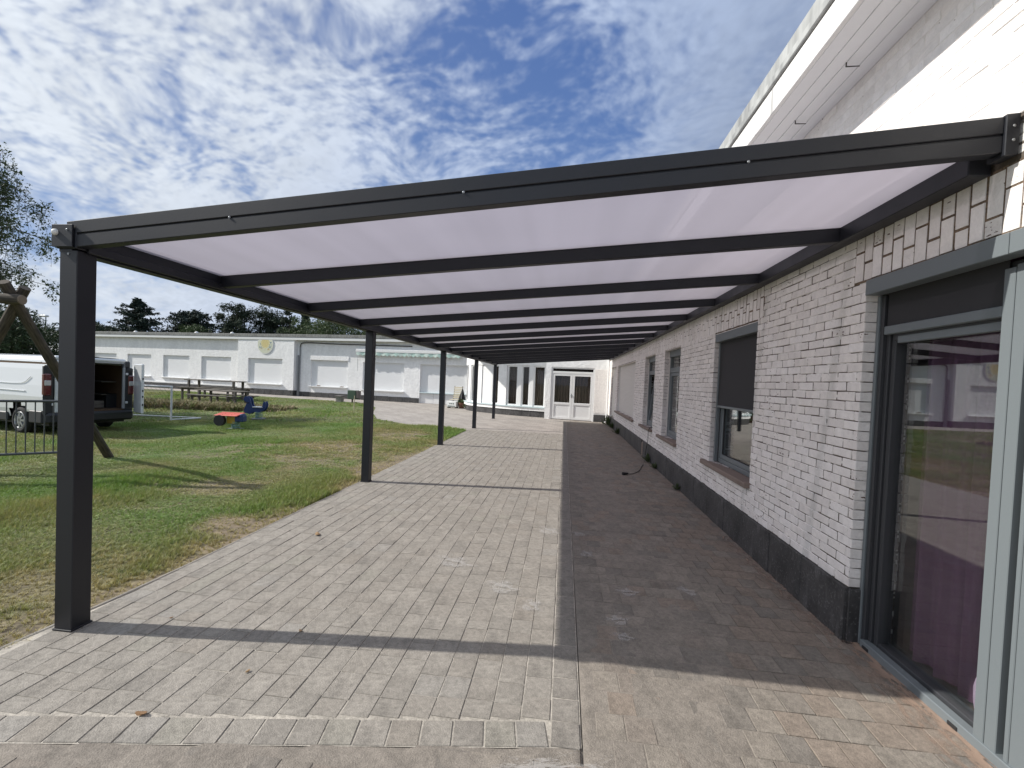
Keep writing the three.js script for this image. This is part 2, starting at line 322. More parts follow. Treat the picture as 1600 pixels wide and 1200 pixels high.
// ---------------------------------------------------------------- laying many small pieces: the largest in view are parts, the rest one mesh
const viewMat = new THREE.Matrix4();
camera.updateMatrixWorld(true); camera.updateProjectionMatrix();
viewMat.multiplyMatrices(camera.projectionMatrix, camera.matrixWorldInverse);
const tmpV = new THREE.Vector3();
function inView(x, y, z, margin = 1.06) {
  tmpV.set(x, y, z).applyMatrix4(camera.matrixWorldInverse);
  if (tmpV.z > -0.2) return false;
  tmpV.set(x, y, z).applyMatrix4(viewMat);
  return Math.abs(tmpV.x) < margin && Math.abs(tmpV.y) < margin;
}
function layPieces(parent, name, list, variants, mats, mergedMat, most = 300) {
  for (const p of list) {
    const d2 = (p.pos[0] - camPos.x) ** 2 + (p.pos[1] - camPos.y) ** 2 + (p.pos[2] - camPos.z) ** 2;
    p.key = (p.area ?? 1) * (inView(...p.pos) ? 1 : 0.001) * (p.weight ? p.weight(p) : 1) / d2;
  }
  list.sort((a, b) => b.key - a.key);
  list.slice(0, most).forEach((p, i) => {
    const o = new THREE.Mesh(variants[p.v], mats[p.mi]);
    o.name = i ? name + '_' + String(i).padStart(3, '0') : name;
    o.position.set(...p.pos); o.scale.set(...(p.scale || [1, 1, 1])); o.rotation.set(...(p.rot || [0, 0, 0]));
    o.castShadow = o.receiveShadow = true; parent.add(o);
  });
  const rest = list.slice(most);
  if (!rest.length) return;
  let n = 0; for (const p of rest) n += variants[p.v].attributes.position.count;
  const P = new Float32Array(n * 3), N = new Float32Array(n * 3), U = new Float32Array(n * 2), C = new Float32Array(n * 3);
  const o = new THREE.Object3D(), v = new THREE.Vector3(), nm = new THREE.Matrix3(); let k = 0;
  for (const p of rest) {
    o.position.set(...p.pos); o.scale.set(...(p.scale || [1, 1, 1])); o.rotation.set(...(p.rot || [0, 0, 0])); o.updateMatrix(); nm.getNormalMatrix(o.matrix);
    const g = variants[p.v], gp = g.attributes.position, gn = g.attributes.normal, gu = g.attributes.uv, c = mats[p.mi].color;
    const ou = R() * 3, ov = R() * 3;
    for (let i = 0; i < gp.count; i++, k++) {
      v.fromBufferAttribute(gp, i).applyMatrix4(o.matrix); P[3 * k] = v.x; P[3 * k + 1] = v.y; P[3 * k + 2] = v.z;
      v.fromBufferAttribute(gn, i).applyMatrix3(nm).normalize(); N[3 * k] = v.x; N[3 * k + 1] = v.y; N[3 * k + 2] = v.z;
      U[2 * k] = gu.getX(i) + ou; U[2 * k + 1] = gu.getY(i) + ov;
      C[3 * k] = c.r; C[3 * k + 1] = c.g; C[3 * k + 2] = c.b;
    }
  }
  const g = new THREE.BufferGeometry();
  g.setAttribute('position', new THREE.BufferAttribute(P, 3)); g.setAttribute('normal', new THREE.BufferAttribute(N, 3));
  g.setAttribute('uv', new THREE.BufferAttribute(U, 2)); g.setAttribute('color', new THREE.BufferAttribute(C, 3));
  const m = new THREE.Mesh(g, mergedMat); m.name = 'far_' + name + 's'; m.castShadow = m.receiveShadow = true; parent.add(m); stuff(m);
}
function sheet(pts, y, name, m, parent) {               // a flat polygon [x, z] at height y
  const s = new THREE.Shape(pts.map(([x, z]) => new THREE.Vector2(x, -z)));
  const g = new THREE.ShapeGeometry(s).rotateX(-Math.PI / 2).translate(0, y, 0);
  return obj(name, flat(g), m, parent);
}

// ---------------------------------------------------------------- ground, lawn
const COURT = [[-2.96, -14.1], [-3.7, -14.55], [-5.0, -14.75], [-6.8, -16.2], [-8.1, -18.8], [-9.3, -21.9], [-10.6, -24.1], [-13.1, -25.4], [-16.7, -26.2], [-20.5, -27.2], [-26, -28.4], [-45, -31.6]];
function courtDist(x, z) {                              // signed distance to the edge of the courtyard paving, positive on the lawn
  let best = 1e9, s = 1;
  for (let i = 0; i < COURT.length - 1; i++) {
    const [ax, az] = COURT[i], [bx, bz] = COURT[i + 1], ex = bx - ax, ez = bz - az;
    const t = Math.max(0, Math.min(1, ((x - ax) * ex + (z - az) * ez) / (ex * ex + ez * ez)));
    const dx = x - ax - t * ex, dz = z - az - t * ez, d = Math.hypot(dx, dz);
    if (d < best) { best = d; s = (ex * dz - ez * dx) < 0 ? 1 : -1; }
  }
  return s * best;
}
function lawnY(x, z) {
  const d = courtDist(x, z);
  return -0.012 - 0.19 * sstep(-5, -11, x) * sstep(0.3, 5, d) + 0.03 * (fbm(x * 0.5 + 40, z * 0.5 + 70, 3) - 0.5) * sstep(-3.0, -4.2, x) * sstep(0.1, 1.2, d);
}
function soil(x, z) {                                   // bare and dry earth between the grass
  const n = fbm(x * 0.55 + 31, z * 0.9 + 57, 4), f = fbm(x * 3.1 + 5, z * 4.3 + 9, 3);
  const edge = 0.72 * sstep(-4.1, -3.0, x + 0.9 * (n - 0.5)) * sstep(-13, -9, z);
  const near = 0.68 * Math.exp(-(((x + 3.6) / 1.1) ** 2) - ((z + 2.6) / 1.3) ** 2);
  const mid = Math.exp(-(((x + 4.6) / 1.6) ** 2) - ((z + 5.6) / 0.9) ** 2) * 0.5 + Math.exp(-(((x + 5.0) / 2.4) ** 2) - ((z + 9.2) / 2.2) ** 2) * 0.55;
  const belt = Math.exp(-(((x + 4.3) / 1.3) ** 2) - ((z + 12.2) / 1.6) ** 2) * 0.55;
  const van = Math.exp(-(((x + 10) / 3) ** 2) - ((z + 8.6) / 1.2) ** 2) * 0.25;
  return sstep(0.50, 0.86, 0.42 * n + 0.36 * f + 0.62 * Math.max(edge, near, mid, belt, van) + 0.02);
}
struct(obj('ground', flat(new THREE.PlaneGeometry(900, 900).rotateX(-Math.PI / 2).translate(0, -0.45, 0)), mat(0.06, 0.075, 0.03, 1)));
{
  const xs = [], zs = [];
  for (let x = -2.945; x > -14; x -= 0.16) xs.push(x); for (let x = -14; x > -34; x -= 0.6) xs.push(x); for (let x = -34; x >= -120; x -= 6) xs.push(x);
  for (let z = 9; z > 0; z -= 1.2) zs.push(z); for (let z = 0; z > -16; z -= 0.18) zs.push(z); for (let z = -16; z > -34; z -= 0.5) zs.push(z); for (let z = -34; z >= -70; z -= 6) zs.push(z);
  const P = [], U = [], I = [];
  const X0 = -31, Z0 = -32, SZ = 38;
  zs.forEach((z) => xs.forEach((x) => { P.push(x, courtDist(x, z) < -0.25 ? -0.05 : lawnY(x, z), z); U.push((x - X0) / SZ, (z - Z0) / SZ); }));
  const w = xs.length;
  for (let j = 0; j < zs.length - 1; j++) for (let i = 0; i < w - 1; i++) { const a = j * w + i; I.push(a, a + w, a + 1, a + 1, a + w, a + w + 1); }
  const g = new THREE.BufferGeometry(); g.setAttribute('position', new THREE.Float32BufferAttribute(P, 3)); g.setAttribute('uv', new THREE.Float32BufferAttribute(U, 2)); g.setIndex(I); g.computeVertexNormals();
  const map = tex(2048, (u, v) => {
    const x = X0 + u * SZ, z = Z0 + v * SZ, s = soil(x, z);
    const a = hash2(Math.floor(u * 2048), Math.floor(v * 2048)), b = fbm(x * 9, z * 9, 2), c = fbm(x * 0.9, z * 0.9, 3);
    const gk = (0.55 + 0.7 * (a - 0.3) * 0.7 + 0.6 * (b - 0.5)), yl = sstep(0.35, 0.7, c);
    const gr = [mix(0.115, 0.175, yl) * gk, mix(0.140, 0.170, yl) * gk, mix(0.032, 0.058, yl) * gk];
    const sk = 0.72 + 0.5 * (a - 0.5) + 0.7 * (b - 0.5);
    return S3(mix(gr[0], 0.26 * sk, s), mix(gr[1], 0.205 * sk, s), mix(gr[2], 0.135 * sk, s));
  }, true, 1);
  map.wrapS = map.wrapT = THREE.MirroredRepeatWrapping;
  struct(obj('lawn', g, mat(1, 1, 1, 1, { map })));
}

// ---------------------------------------------------------------- paving
const FRONT = (x) => -1.627 - 0.1555 * (x + 2.278), BORDER = (x) => -1.759 - 0.1545 * (x + 2.465);
const paverVariants = []; for (let i = 0; i < 9; i++) { const g = cbox(-0.0692, 0.0692, -0.05, 0, -0.08, 0.08, 0.0024, 'y', 0.0022); uvBox(g, R() * 5, R() * 5); paverVariants.push(g); }
const paverMerged = mat(1, 1, 1, 0.93, { map: concreteMap, bumpMap: concreteBump, bumpScale: 0.004, vertexColors: true });
const terrace = struct(new THREE.Group()); terrace.name = 'terrace_paving'; scene.add(terrace);
{
  const list = [], W0 = 0.1415;
  for (let k = 0; k < 21; k++) {
    const xc = 0.005 - (k + 0.5) * W0, end = BORDER(xc - 0.07) - 0.003;
    let z = Math.min(BORDER(xc - 0.07), BORDER(xc + 0.07)) - 0.006, first = true;
    const base = k < 7 ? 0.163 : pick([0.165, 0.19, 0.205]);
    while (z > -14.45) {
      const L = (first ? rnd(0.07, 0.17) : base * rnd(0.97, 1.03) * (R() < 0.08 ? 0.6 : 1)); first = false;
      list.push({ v: Math.floor(R() * 9), mi: R() < 0.85 ? Math.floor(R() * 4) : 4 + Math.floor(R() * 4), pos: [xc + rnd(-0.0012, 0.0012), rnd(-0.0016, 0.0016), z - L / 2], scale: [0.995, 1, (L - 0.0032) / 0.16], rot: [rnd(-0.006, 0.006), rnd(-0.006, 0.006), rnd(-0.006, 0.006)], area: L });
      z -= L;
    }
  }
  const a = Math.atan(0.155);                           // the skewed border course along the older paving
  for (let s = -3.05; s < 0.02; s += 0.1415) { const zc = (FRONT(s) + BORDER(s)) / 2; list.push({ v: Math.floor(R() * 9), mi: Math.floor(R() * 8), pos: [s, rnd(-0.001, 0.001), zc], scale: [0.985, 1, 0.925], rot: [rnd(-0.004, 0.004), a + rnd(-0.006, 0.006), rnd(-0.004, 0.004)], area: 0.16 }); }
  let z = -1.99;                                        // the straight course beside the old strip
  while (z > -19.6) { const L = 0.163 * rnd(0.96, 1.04); list.push({ v: Math.floor(R() * 9), mi: z < -2.6 || R() < 0.6 ? 4 : Math.floor(R() * 8), pos: [0.0755, rnd(-0.002, 0.001), z - L / 2], scale: [0.94, 1, (L - 0.006) / 0.16], rot: [rnd(-0.008, 0.008), rnd(-0.006, 0.006), rnd(-0.006, 0.006)], area: L }); z -= L; }
  layPieces(terrace, 'paver', list, paverVariants, newPaver, paverMerged, 300);
  sheet([[-3.1, FRONT(-3.1)], [0.147, FRONT(0.147)], [0.147, -19.7], [0.0, -19.7], [0.0, -14.5], [-2.955, -14.5], [-2.955, -3]], -0.0038, 'sand_joint', sandFill, terrace);
  obj('edge_haunch', tube([[-3.12, -0.02, -1.4], [-2.99, -0.016, -3], [-2.985, -0.018, -5], [-2.98, -0.02, -8], [-2.98, -0.02, -14.3]], 0.022, 120, 6), sandFill, terrace);
}
const oldPaving = struct(new THREE.Group()); oldPaving.name = 'old_paving'; scene.add(oldPaving);
{
  const list = []; let row = 0;
  for (let z = -0.75; z > -19.8; z -= 0.1655, row++) {
    const zc = z - 0.083, off = (row % 2) * 0.068 + rnd(-0.006, 0.006);
    for (let x = 1.80 + off; x > -4.2; x -= 0.1375) {
      const fore = zc > FRONT(x) + 0.05, strip = x > 0.222;
      if (!fore && !strip) continue;
      if (fore && x < 0.16 && zc < FRONT(x) + 0.08) continue;
      const warm = x > 1.35 && R() < 0.45;
      list.push({ v: Math.floor(R() * 9), mi: warm ? 4 : Math.floor(R() * 6), pos: [x, rnd(-0.0015, 0.0012), zc], scale: [0.965, 1, 1.0], rot: [rnd(-0.008, 0.008), rnd(-0.012, 0.012), rnd(-0.009, 0.009)], area: 1, weight: (p) => (p.pos[0] > 0.9 ? 2.2 : 1) });
    }
  }
  layPieces(oldPaving, 'paver', list, paverVariants, oldPaver, paverMerged, 300);
  // sand, dust and cement that fill the joints, in places level with the stones
  const P = [], I = [], xs = [], zs = [];
  for (let x = -4.4; x <= 2.02; x += 0.05) xs.push(x); xs.push(0.1385, 0.1395, 0.1525, 0.1535); xs.sort((p, q) => p - q); for (let z = 0; z >= -19.8; z -= 0.07) zs.push(z);
  const hFill = (x, z) => { const n = fbm(x * 3 + 8, z * 3 + 3, 3), wall = sstep(0.95, 1.35, x + 0.5 * (n - 0.5)) * sstep(-9, -5, z); return mix(-0.0006, -0.0065, wall) + 0.0105 * (n - 0.58); };
  zs.forEach((z) => xs.forEach((x) => P.push(x, (x < 0.15 && z < FRONT(x) - 0.002) ? -0.0085 : x > 0.139 && x < 0.153 && z > -3.6 ? -0.014 : hFill(x, z), z)));
  const w = xs.length;
  for (let j = 0; j < zs.length - 1; j++) for (let i = 0; i < w - 1; i++) { const a = j * w + i; if (xs[i + 1] < 0.05 && zs[j] < FRONT(xs[i]) - 0.3) continue; I.push(a, a + 1, a + w, a + 1, a + w + 1, a + w); }
  const g = new THREE.BufferGeometry(); g.setAttribute('position', new THREE.Float32BufferAttribute(P, 3)); g.setIndex(I); g.computeVertexNormals();
  const gg = g.toNonIndexed(); uvBox(gg);
  obj('joint_dust', gg, mat(0.310, 0.285, 0.257, 1, { map: concreteMap, bumpMap: concreteBump, bumpScale: 0.004 }), oldPaving);
  sheet([[-5, 9], [2.4, 9], [2.4, 0], [-5, 0]], -0.001, 'rear_surface', dustFill, oldPaving);
}
// beige sand and brick dust along the threshold
{
  const alpha = tex(256, (u, v) => grey(sstep(0.42, 0.85, fbm(u * 12 + 3, v * 12, 5, 12) + 0.42 * u - 0.10) * mix(0.45, 0.85, sstep(0.45, 0.8, u)) * sstep(0, 0.12, u)), false, 1);
  const P = [], U = [], nx = 8, nz = 60; const z0 = -5.2, z1 = -1.2;
  for (let j = 0; j < nz; j++) for (let i = 0; i < nx; i++) for (const [a, b] of [[0, 0], [0, 1], [1, 1], [0, 0], [1, 1], [1, 0]]) {
    const u = (i + a) / nx, v = (j + b) / nz, z = z1 + (z0 - z1) * v; P.push(1.72 + u * 0.26, 0.0035 + 0.006 * u * fbm(u * 4, z * 6, 2), z); U.push(u, v * 6);
  }
  const dust = mat(0.40, 0.285, 0.215, 1, { alphaMap: alpha, transparent: true, bumpMap: concreteBump, bumpScale: 0.004 });
  obj('brick_dust', raw(P, U), dust, oldPaving);
  // dried cement smears on the stones
  const splat = tex(256, (u, v) => { const r = Math.hypot(u - 0.5, v - 0.5) * 2, n = fbm(u * 7 + 9 + v * 3, v * 14 + 4, 5, 250), q = fbm(u * 50 + 2, v * 50 + 6, 3, 250); return grey(0.42 * sstep(0.55, 1.15, n * 1.1 + 0.8 * (q - 0.25) + 0.30 - r * 0.95)); }, false, 1);
  const cement = mat(0.56, 0.545, 0.52, 1, { alphaMap: splat, transparent: true });
  const spots = [[-0.10, -4.95, 0.55, 0.5], [0.22, -4.9, 0.35, 0.3], [0.28, -4.35, 0.3, 0.35], [-0.06, -1.86, 0.7, 0.22], [0.16, -1.86, 0.5, 0.25], [0.44, -2.95, 0.26, 0.22], [0.55, -3.6, 0.35, 0.3], [1.02, -3.72, 0.22, 0.4], [-0.42, -3.5, 0.5, 0.5], [-0.16, -3.25, 0.3, 0.4], [-0.9, -3.9, 0.7, 0.5], [0.62, -1.75, 0.5, 0.25], [0.42, -3.15, 0.3, 0.3]];
  spots.forEach(([x, z, w, d], i) => { const g = new THREE.PlaneGeometry(w, d).rotateX(-Math.PI / 2).rotateY(rnd(-0.6, 0.6)).translate(x, 0.0055 + i * 0.00015, z); obj('cement_smear', smoothG(g), cement, x < 0.15 && z < FRONT(x) ? terrace : oldPaving); });
}
// the older courtyard paving beyond the terrace: small blocks too far off to tell apart
{
  const court = tex(1024, (u, v) => {
    const n = 20, row = Math.floor(v * n * 1), fy = (v * n) % 1, uu = (u * n * 0.5 + (row % 2) * 0.5), fx = uu % 1, id = hash2(Math.floor(uu) + 7, row + 3);
    const jn = fx < 0.04 || fy < 0.07 ? 0.62 : 1, g = fbm(u * 200, v * 200, 2, 200), c = fbm(u * 4, v * 4, 3, 4);
    const x = (0.86 + 0.25 * (id - 0.5) + 0.3 * (g - 0.5) + 0.35 * (c - 0.5)) * jn;
    return S3(x * 0.385, x * 0.350, x * 0.315);
  }, true, 1 / 2);
  const courtyard = sheet([...COURT, [-45, -40], [10, -40], [1.87, -19.5], [1.87, -14.45]].map((p) => p), 0.0, 'courtyard_paving', mat(1, 1, 1, 0.95, { map: court }));
  courtyard.position.y = -0.0045; struct(courtyard);
}

// ---------------------------------------------------------------- grass
{
  const P = [];
  for (let b = 0; b < 6; b++) {
    const a = R() * 6.28, lean = rnd(0.15, 0.75), hgt = rnd(0.6, 1.0), wd = rnd(0.035, 0.06), cx = rnd(-0.16, 0.16), cz = rnd(-0.16, 0.16);
    const dx = Math.cos(a), dz = Math.sin(a), px = -dz * wd, pz = dx * wd;
    const m = [cx + dx * lean * 0.28, hgt * 0.6, cz + dz * lean * 0.28], t = [cx + dx * lean * 0.9, hgt, cz + dz * lean * 0.9];
    const A = [cx - px, 0, cz - pz], B = [cx + px, 0, cz + pz], C = [m[0] + px * 0.8, m[1], m[2] + pz * 0.8], D = [m[0] - px * 0.8, m[1], m[2] - pz * 0.8];
    P.push(...A, ...B, ...C, ...A, ...C, ...D, ...D, ...C, ...t);
  }
  const g = raw(P), rg = rng(99), spots = [];
  const bands = [[-3, -7.5, -1.0, -7.5, 2600, 0.9], [-2.97, -13, -7.5, -14.5, 1000, 1.25], [-7.5, -14, -3.5, -7.5, 900, 1.3], [-3, -26, -14.5, -28, 120, 2.1], [-13, -26, -5, -14.5, 160, 2.0]];
  for (const [x0, x1, z0, z1, dens, sz] of bands) {
    const n = Math.floor(Math.abs((x1 - x0) * (z1 - z0)) * dens);
    for (let i = 0; i < n; i++) {
      const x = x0 + (x1 - x0) * rg(), z = z0 + (z1 - z0) * rg();
      if (!inView(x, 0, z, 1.1)) continue;
      const cd = courtDist(x, z); if (cd < 0.03 || x > -2.99 + 0.05 * (rg() - 0.5)) continue;
      const s = soil(x, z); if (rg() < s * 0.74) continue;
      const lush = fbm(x * 0.7 + 3, z * 0.7 + 20, 3), tall = sstep(-9, -16, z);
      const h = mix(0.052, 0.022, s) * (0.35 + 2.4 * lush * lush) * (0.7 + 0.6 * rg()) * (1 + 0.25 * tall);
      const dry = Math.min(1, Math.max(0, 0.05 + 0.45 * rg() + 0.85 * s + 0.75 * (fbm(x * 0.9 + 70, z * 0.9 + 12, 3) - 0.48) * 1.6));
      const k = 0.75 + 0.55 * rg();
      spots.push([x, lawnY(x, z) - 0.004, z, sz * rnd(0.8, 1.25), h, rg() * 6.28, mix(0.162, 0.38, dry) * k, mix(0.288, 0.325, dry) * k, mix(0.034, 0.13, dry) * k]);
    }
  }
  const grass = new THREE.InstancedMesh(g, mat(1, 1, 1, 0.8, { physical: true, transmission: 0.4, thickness: 0 }), spots.length);
  const o = new THREE.Object3D(), c = new THREE.Color();
  spots.forEach((s, i) => { o.position.set(s[0], s[1], s[2]); o.rotation.set(0, s[5], 0); o.scale.set(0.055 * s[3], s[4], 0.055 * s[3]); o.updateMatrix(); grass.setMatrixAt(i, o.matrix); grass.setColorAt(i, c.setRGB(s[6], s[7], s[8])); });
  grass.name = 'grass'; grass.castShadow = grass.receiveShadow = true; scene.add(grass); stuff(grass);
  tag(grass, 'short green lawn grass with dry patches beside the terrace', 'grass');
  // tall dry grass on the low bank behind the goal
  const rg2 = rng(5), n2 = 5200, dry = new THREE.InstancedMesh(g, mat(1, 1, 1, 0.9), n2);
  for (let i = 0; i < n2; i++) {
    const t = rg2(), x = mix(-18.9, -13.0, t) + (rg2() - 0.5) * 1.2, z = mix(-17.6, -19.6, t) + (rg2() - 0.5) * 1.8;
    o.position.set(x, lawnY(x, z), z); o.rotation.set(0, rg2() * 6.28, 0); const sc = 0.3 * (0.6 + rg2()); o.scale.set(sc, 0.36 * (0.5 + rg2()) * (1 - 0.45 * t), sc); o.updateMatrix(); dry.setMatrixAt(i, o.matrix);
    const k = 0.7 + 0.6 * rg2(), gr = rg2() < 0.35; dry.setColorAt(i, c.setRGB((gr ? 0.16 : 0.33) * k, (gr ? 0.19 : 0.27) * k, (gr ? 0.06 : 0.16) * k));
  }
  dry.name = 'dry_grass'; dry.castShadow = dry.receiveShadow = true; scene.add(dry); stuff(dry);
  tag(dry, 'tall brown dry grass on the low bank behind the goal', 'grass');
}

// ---------------------------------------------------------------- the patio canopy
const WX = 1.888, SPAN = 4.147, PZ = -2.373;
const TOP = (x) => 2.417 + 0.0863 * (x + 2.906);
const ROOF = (x) => 2.426 + 0.0768 * (x + 2.796);       // the line of the rafters and panels, a little flatter than the end beam
function pitch(g) { const p = g.attributes.position; for (let i = 0; i < p.count; i++) { const x = p.getX(i); p.setY(i, p.getY(i) + ROOF(x)); p.setZ(i, p.getZ(i) + 0.036 * (x + 2.9)); } g.computeVertexNormals(); return g; }
function slope(g, zskew = 0) { const p = g.attributes.position; for (let i = 0; i < p.count; i++) { const x = p.getX(i); p.setY(i, p.getY(i) + TOP(x)); if (zskew) p.setZ(i, p.getZ(i) + zskew * (x + 2.9)); } g.computeVertexNormals(); return g; }
const canopy = thing('patio_canopy', 'long anthracite aluminium patio canopy with milky roof panels, fixed along the white brick wall', 'canopy', [-2.9, 0, -2.43]);
const inCanopy = (g) => g.translate(2.9, 0, 2.43);
for (let i = 0; i < 5; i++) {
  const z = PZ - SPAN * i;
  const post = obj('post', inCanopy(cbox(-2.962, -2.846, 0.004, 2.256, z - 0.116, z, 0.004)), M.coat, canopy);
  obj('foot_trim', inCanopy(merge([cbox(-2.968, -2.840, 0.0, 0.012, z - 0.122, z + 0.006, 0.002)])), M.coat, post);
}
obj('gutter_beam', inCanopy(merge([cbox(-2.972, -2.838, 2.262, 2.392, -19.05, -2.36, 0.004), cbox(-2.965, -2.88, 2.246, 2.262, -19.04, -2.372, 0.002), cbox(-2.93, -2.842, 2.390, 2.400, -19.04, -2.40, 0.002), cbox(-2.838, -2.822, 2.250, 2.30, -19.04, -2.42, 0.003)])), M.coat, canopy);
const plateG = obj('gutter_end_plate', inCanopy(cbox(-2.985, -2.850, 2.268, 2.396, -2.358, -2.346, 0.002)), M.coat, canopy);
obj('drain_cap', inCanopy(merge([new THREE.SphereGeometry(0.019, 20, 12, 0, 6.3, 0, 1.57).rotateX(Math.PI / 2).translate(-2.957, 2.350, -2.346)])), M.drain, canopy);
const screw = (x, y, z) => obj('screw', inCanopy(merge([new THREE.SphereGeometry(0.0052, 10, 8).scale(1, 1, 0.7).translate(x, y, z), rod([x, y, z - 0.004], [x, y, z + 0.001], 0.0068, 0.0068, 10)])), M.bolt, canopy);
screw(-2.882, 2.366, -2.344); screw(-2.902, 2.234, -2.371);
// end beam over the first posts: two profiles with a shadow gap between
obj('end_beam', inCanopy(merge([
  slope(cbox(-2.906, WX - 0.06, -0.072, 0, -2.43, -2.362, 0.003), 0.03),
  slope(cbox(-2.86, WX - 0.06, -0.080, -0.072, -2.43, -2.372, 0.001), 0.03),
  slope(cbox(-2.865, WX - 0.06, -0.152, -0.080, -2.425, -2.364, 0.003), 0.03)])), M.coat, canopy);
for (const x of [-1.86, -0.55, 0.80]) screw(x, TOP(x) - 0.076, -2.362 + 0.03 * (x + 2.9));
obj('end_cap', inCanopy(merge([slope(cbox(WX - 0.06, WX - 0.006, -0.172, 0.006, -2.44, -2.352, 0.003), 0.03)])), M.coat, canopy);
for (const dy of [-0.05, -0.11]) screw(WX - 0.03, TOP(WX) + dy, -2.352 + 0.03 * (WX + 2.87));
obj('wall_beam', inCanopy(merge([cbox(WX - 0.105, WX - 0.008, 2.622, 2.752, -19.0, -2.33, 0.004), cbox(WX - 0.075, WX - 0.008, 2.752, 2.828, -19.0, -2.325, 0.004)])), M.coat, canopy);
{
  const rz = []; for (let k = 0; k < 12; k++) rz.push(-3.48 - 1.275 * k);
  for (const z of rz) obj('rafter', inCanopy(merge([pitch(cbox(-2.86, WX - 0.09, -0.154, -0.064, z - 0.058, z, 0.003)), pitch(cbox(-2.90, WX - 0.06, -0.0595, -0.046, z - 0.064, z + 0.006, 0.002))])), M.coat, canopy);
  obj('rafter', inCanopy(pitch(cbox(-2.90, WX - 0.09, -0.145, -0.02, -19.0, -18.93, 0.003))), M.coat, canopy);
  const edges = [-2.43, ...rz, -18.95];
  for (let k = 0; k < edges.length - 1; k++) {
    const z1 = edges[k] - (k ? 0.058 : 0), z0 = edges[k + 1];
    const xa = -2.88, xb = WX - 0.03, za = z1 + 0.015, zb = za, zc = z0 - 0.015;
    obj('roof_panel', inCanopy(pitch(raw([xa, -0.062, za, xb, -0.062, zb, xb, -0.062, zc, xa, -0.062, za, xb, -0.062, zc, xa, -0.062, zc]))), M.panel, canopy);
  }
}

// ---------------------------------------------------------------- the white brick building on the right
const house = thing('brick_building', 'white painted brick building with charcoal window frames along the right side', 'building', [WX, 0, -10]);
const H = (g) => g.translate(-WX, 0, 10);
const ZEND = -19.95, ZDOOR = -3.17, ZDOOR2 = 1.25;
const openings = [[-6.12, -4.83, 0.68, 2.305], [-9.05, -7.86, 0.68, 2.305], [-11.20, -9.98, 0.70, 2.305], [-16.78, -12.72, 0.70, 2.29], [-18.95, -17.35, 0.36, 2.28], [ZDOOR, ZDOOR2, -0.2, 2.33]];
{
  const zs = [...new Set([ZEND - 0.3, 4.0, ...openings.flatMap((o) => [o[0], o[1]])])].sort((a, b) => a - b), geos = [];
  for (let i = 0; i < zs.length - 1; i++) {
    const zm = (zs[i] + zs[i + 1]) / 2, o = openings.find((q) => zm > q[0] && zm < q[1]);
    const e0 = o ? 0 : 0; if (!o) geos.push(box(WX + 0.0055, WX + 0.29, -0.1, 3.80, zs[i] + (i ? 0.016 : 0), zs[i + 1] - (i < zs.length - 2 ? 0.016 : 0)));
    else { if (o[2] > -0.1) geos.push(box(WX + 0.0055, WX + 0.29, -0.1, o[2], zs[i] - 0.016, zs[i + 1] + 0.016)); geos.push(box(WX + 0.0055, WX + 0.29, o[3], 3.80, zs[i] - 0.016, zs[i + 1] + 0.016)); }
  }
  obj('wall', H(merge(geos)), M.mortar, house);
  // rooms behind the glass
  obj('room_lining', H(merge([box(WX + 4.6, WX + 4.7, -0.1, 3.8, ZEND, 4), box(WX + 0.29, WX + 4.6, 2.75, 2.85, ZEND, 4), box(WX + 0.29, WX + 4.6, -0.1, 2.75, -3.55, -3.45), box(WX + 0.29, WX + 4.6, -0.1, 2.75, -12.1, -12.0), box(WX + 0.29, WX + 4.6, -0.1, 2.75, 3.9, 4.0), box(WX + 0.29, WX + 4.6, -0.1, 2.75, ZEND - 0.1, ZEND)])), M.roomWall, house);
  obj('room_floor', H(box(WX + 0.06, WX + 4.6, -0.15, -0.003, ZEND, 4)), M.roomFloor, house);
  // painted returns of the openings
  const rv = [];
  openings.slice(0, 5).forEach(([a, b, c, d]) => { rv.push(cbox(WX + 0.086, WX + 0.12, c, d, a - 0.02, a + 0.012, 0.003), cbox(WX + 0.086, WX + 0.12, c, d, b - 0.012, b + 0.02, 0.003), cbox(WX + 0.004, WX + 0.12, d - 0.010, d + 0.002, a + 0.012, b - 0.012, 0.003)); });
  for (const g of rv) obj('opening_return', H(g), M.reveal, house);
}
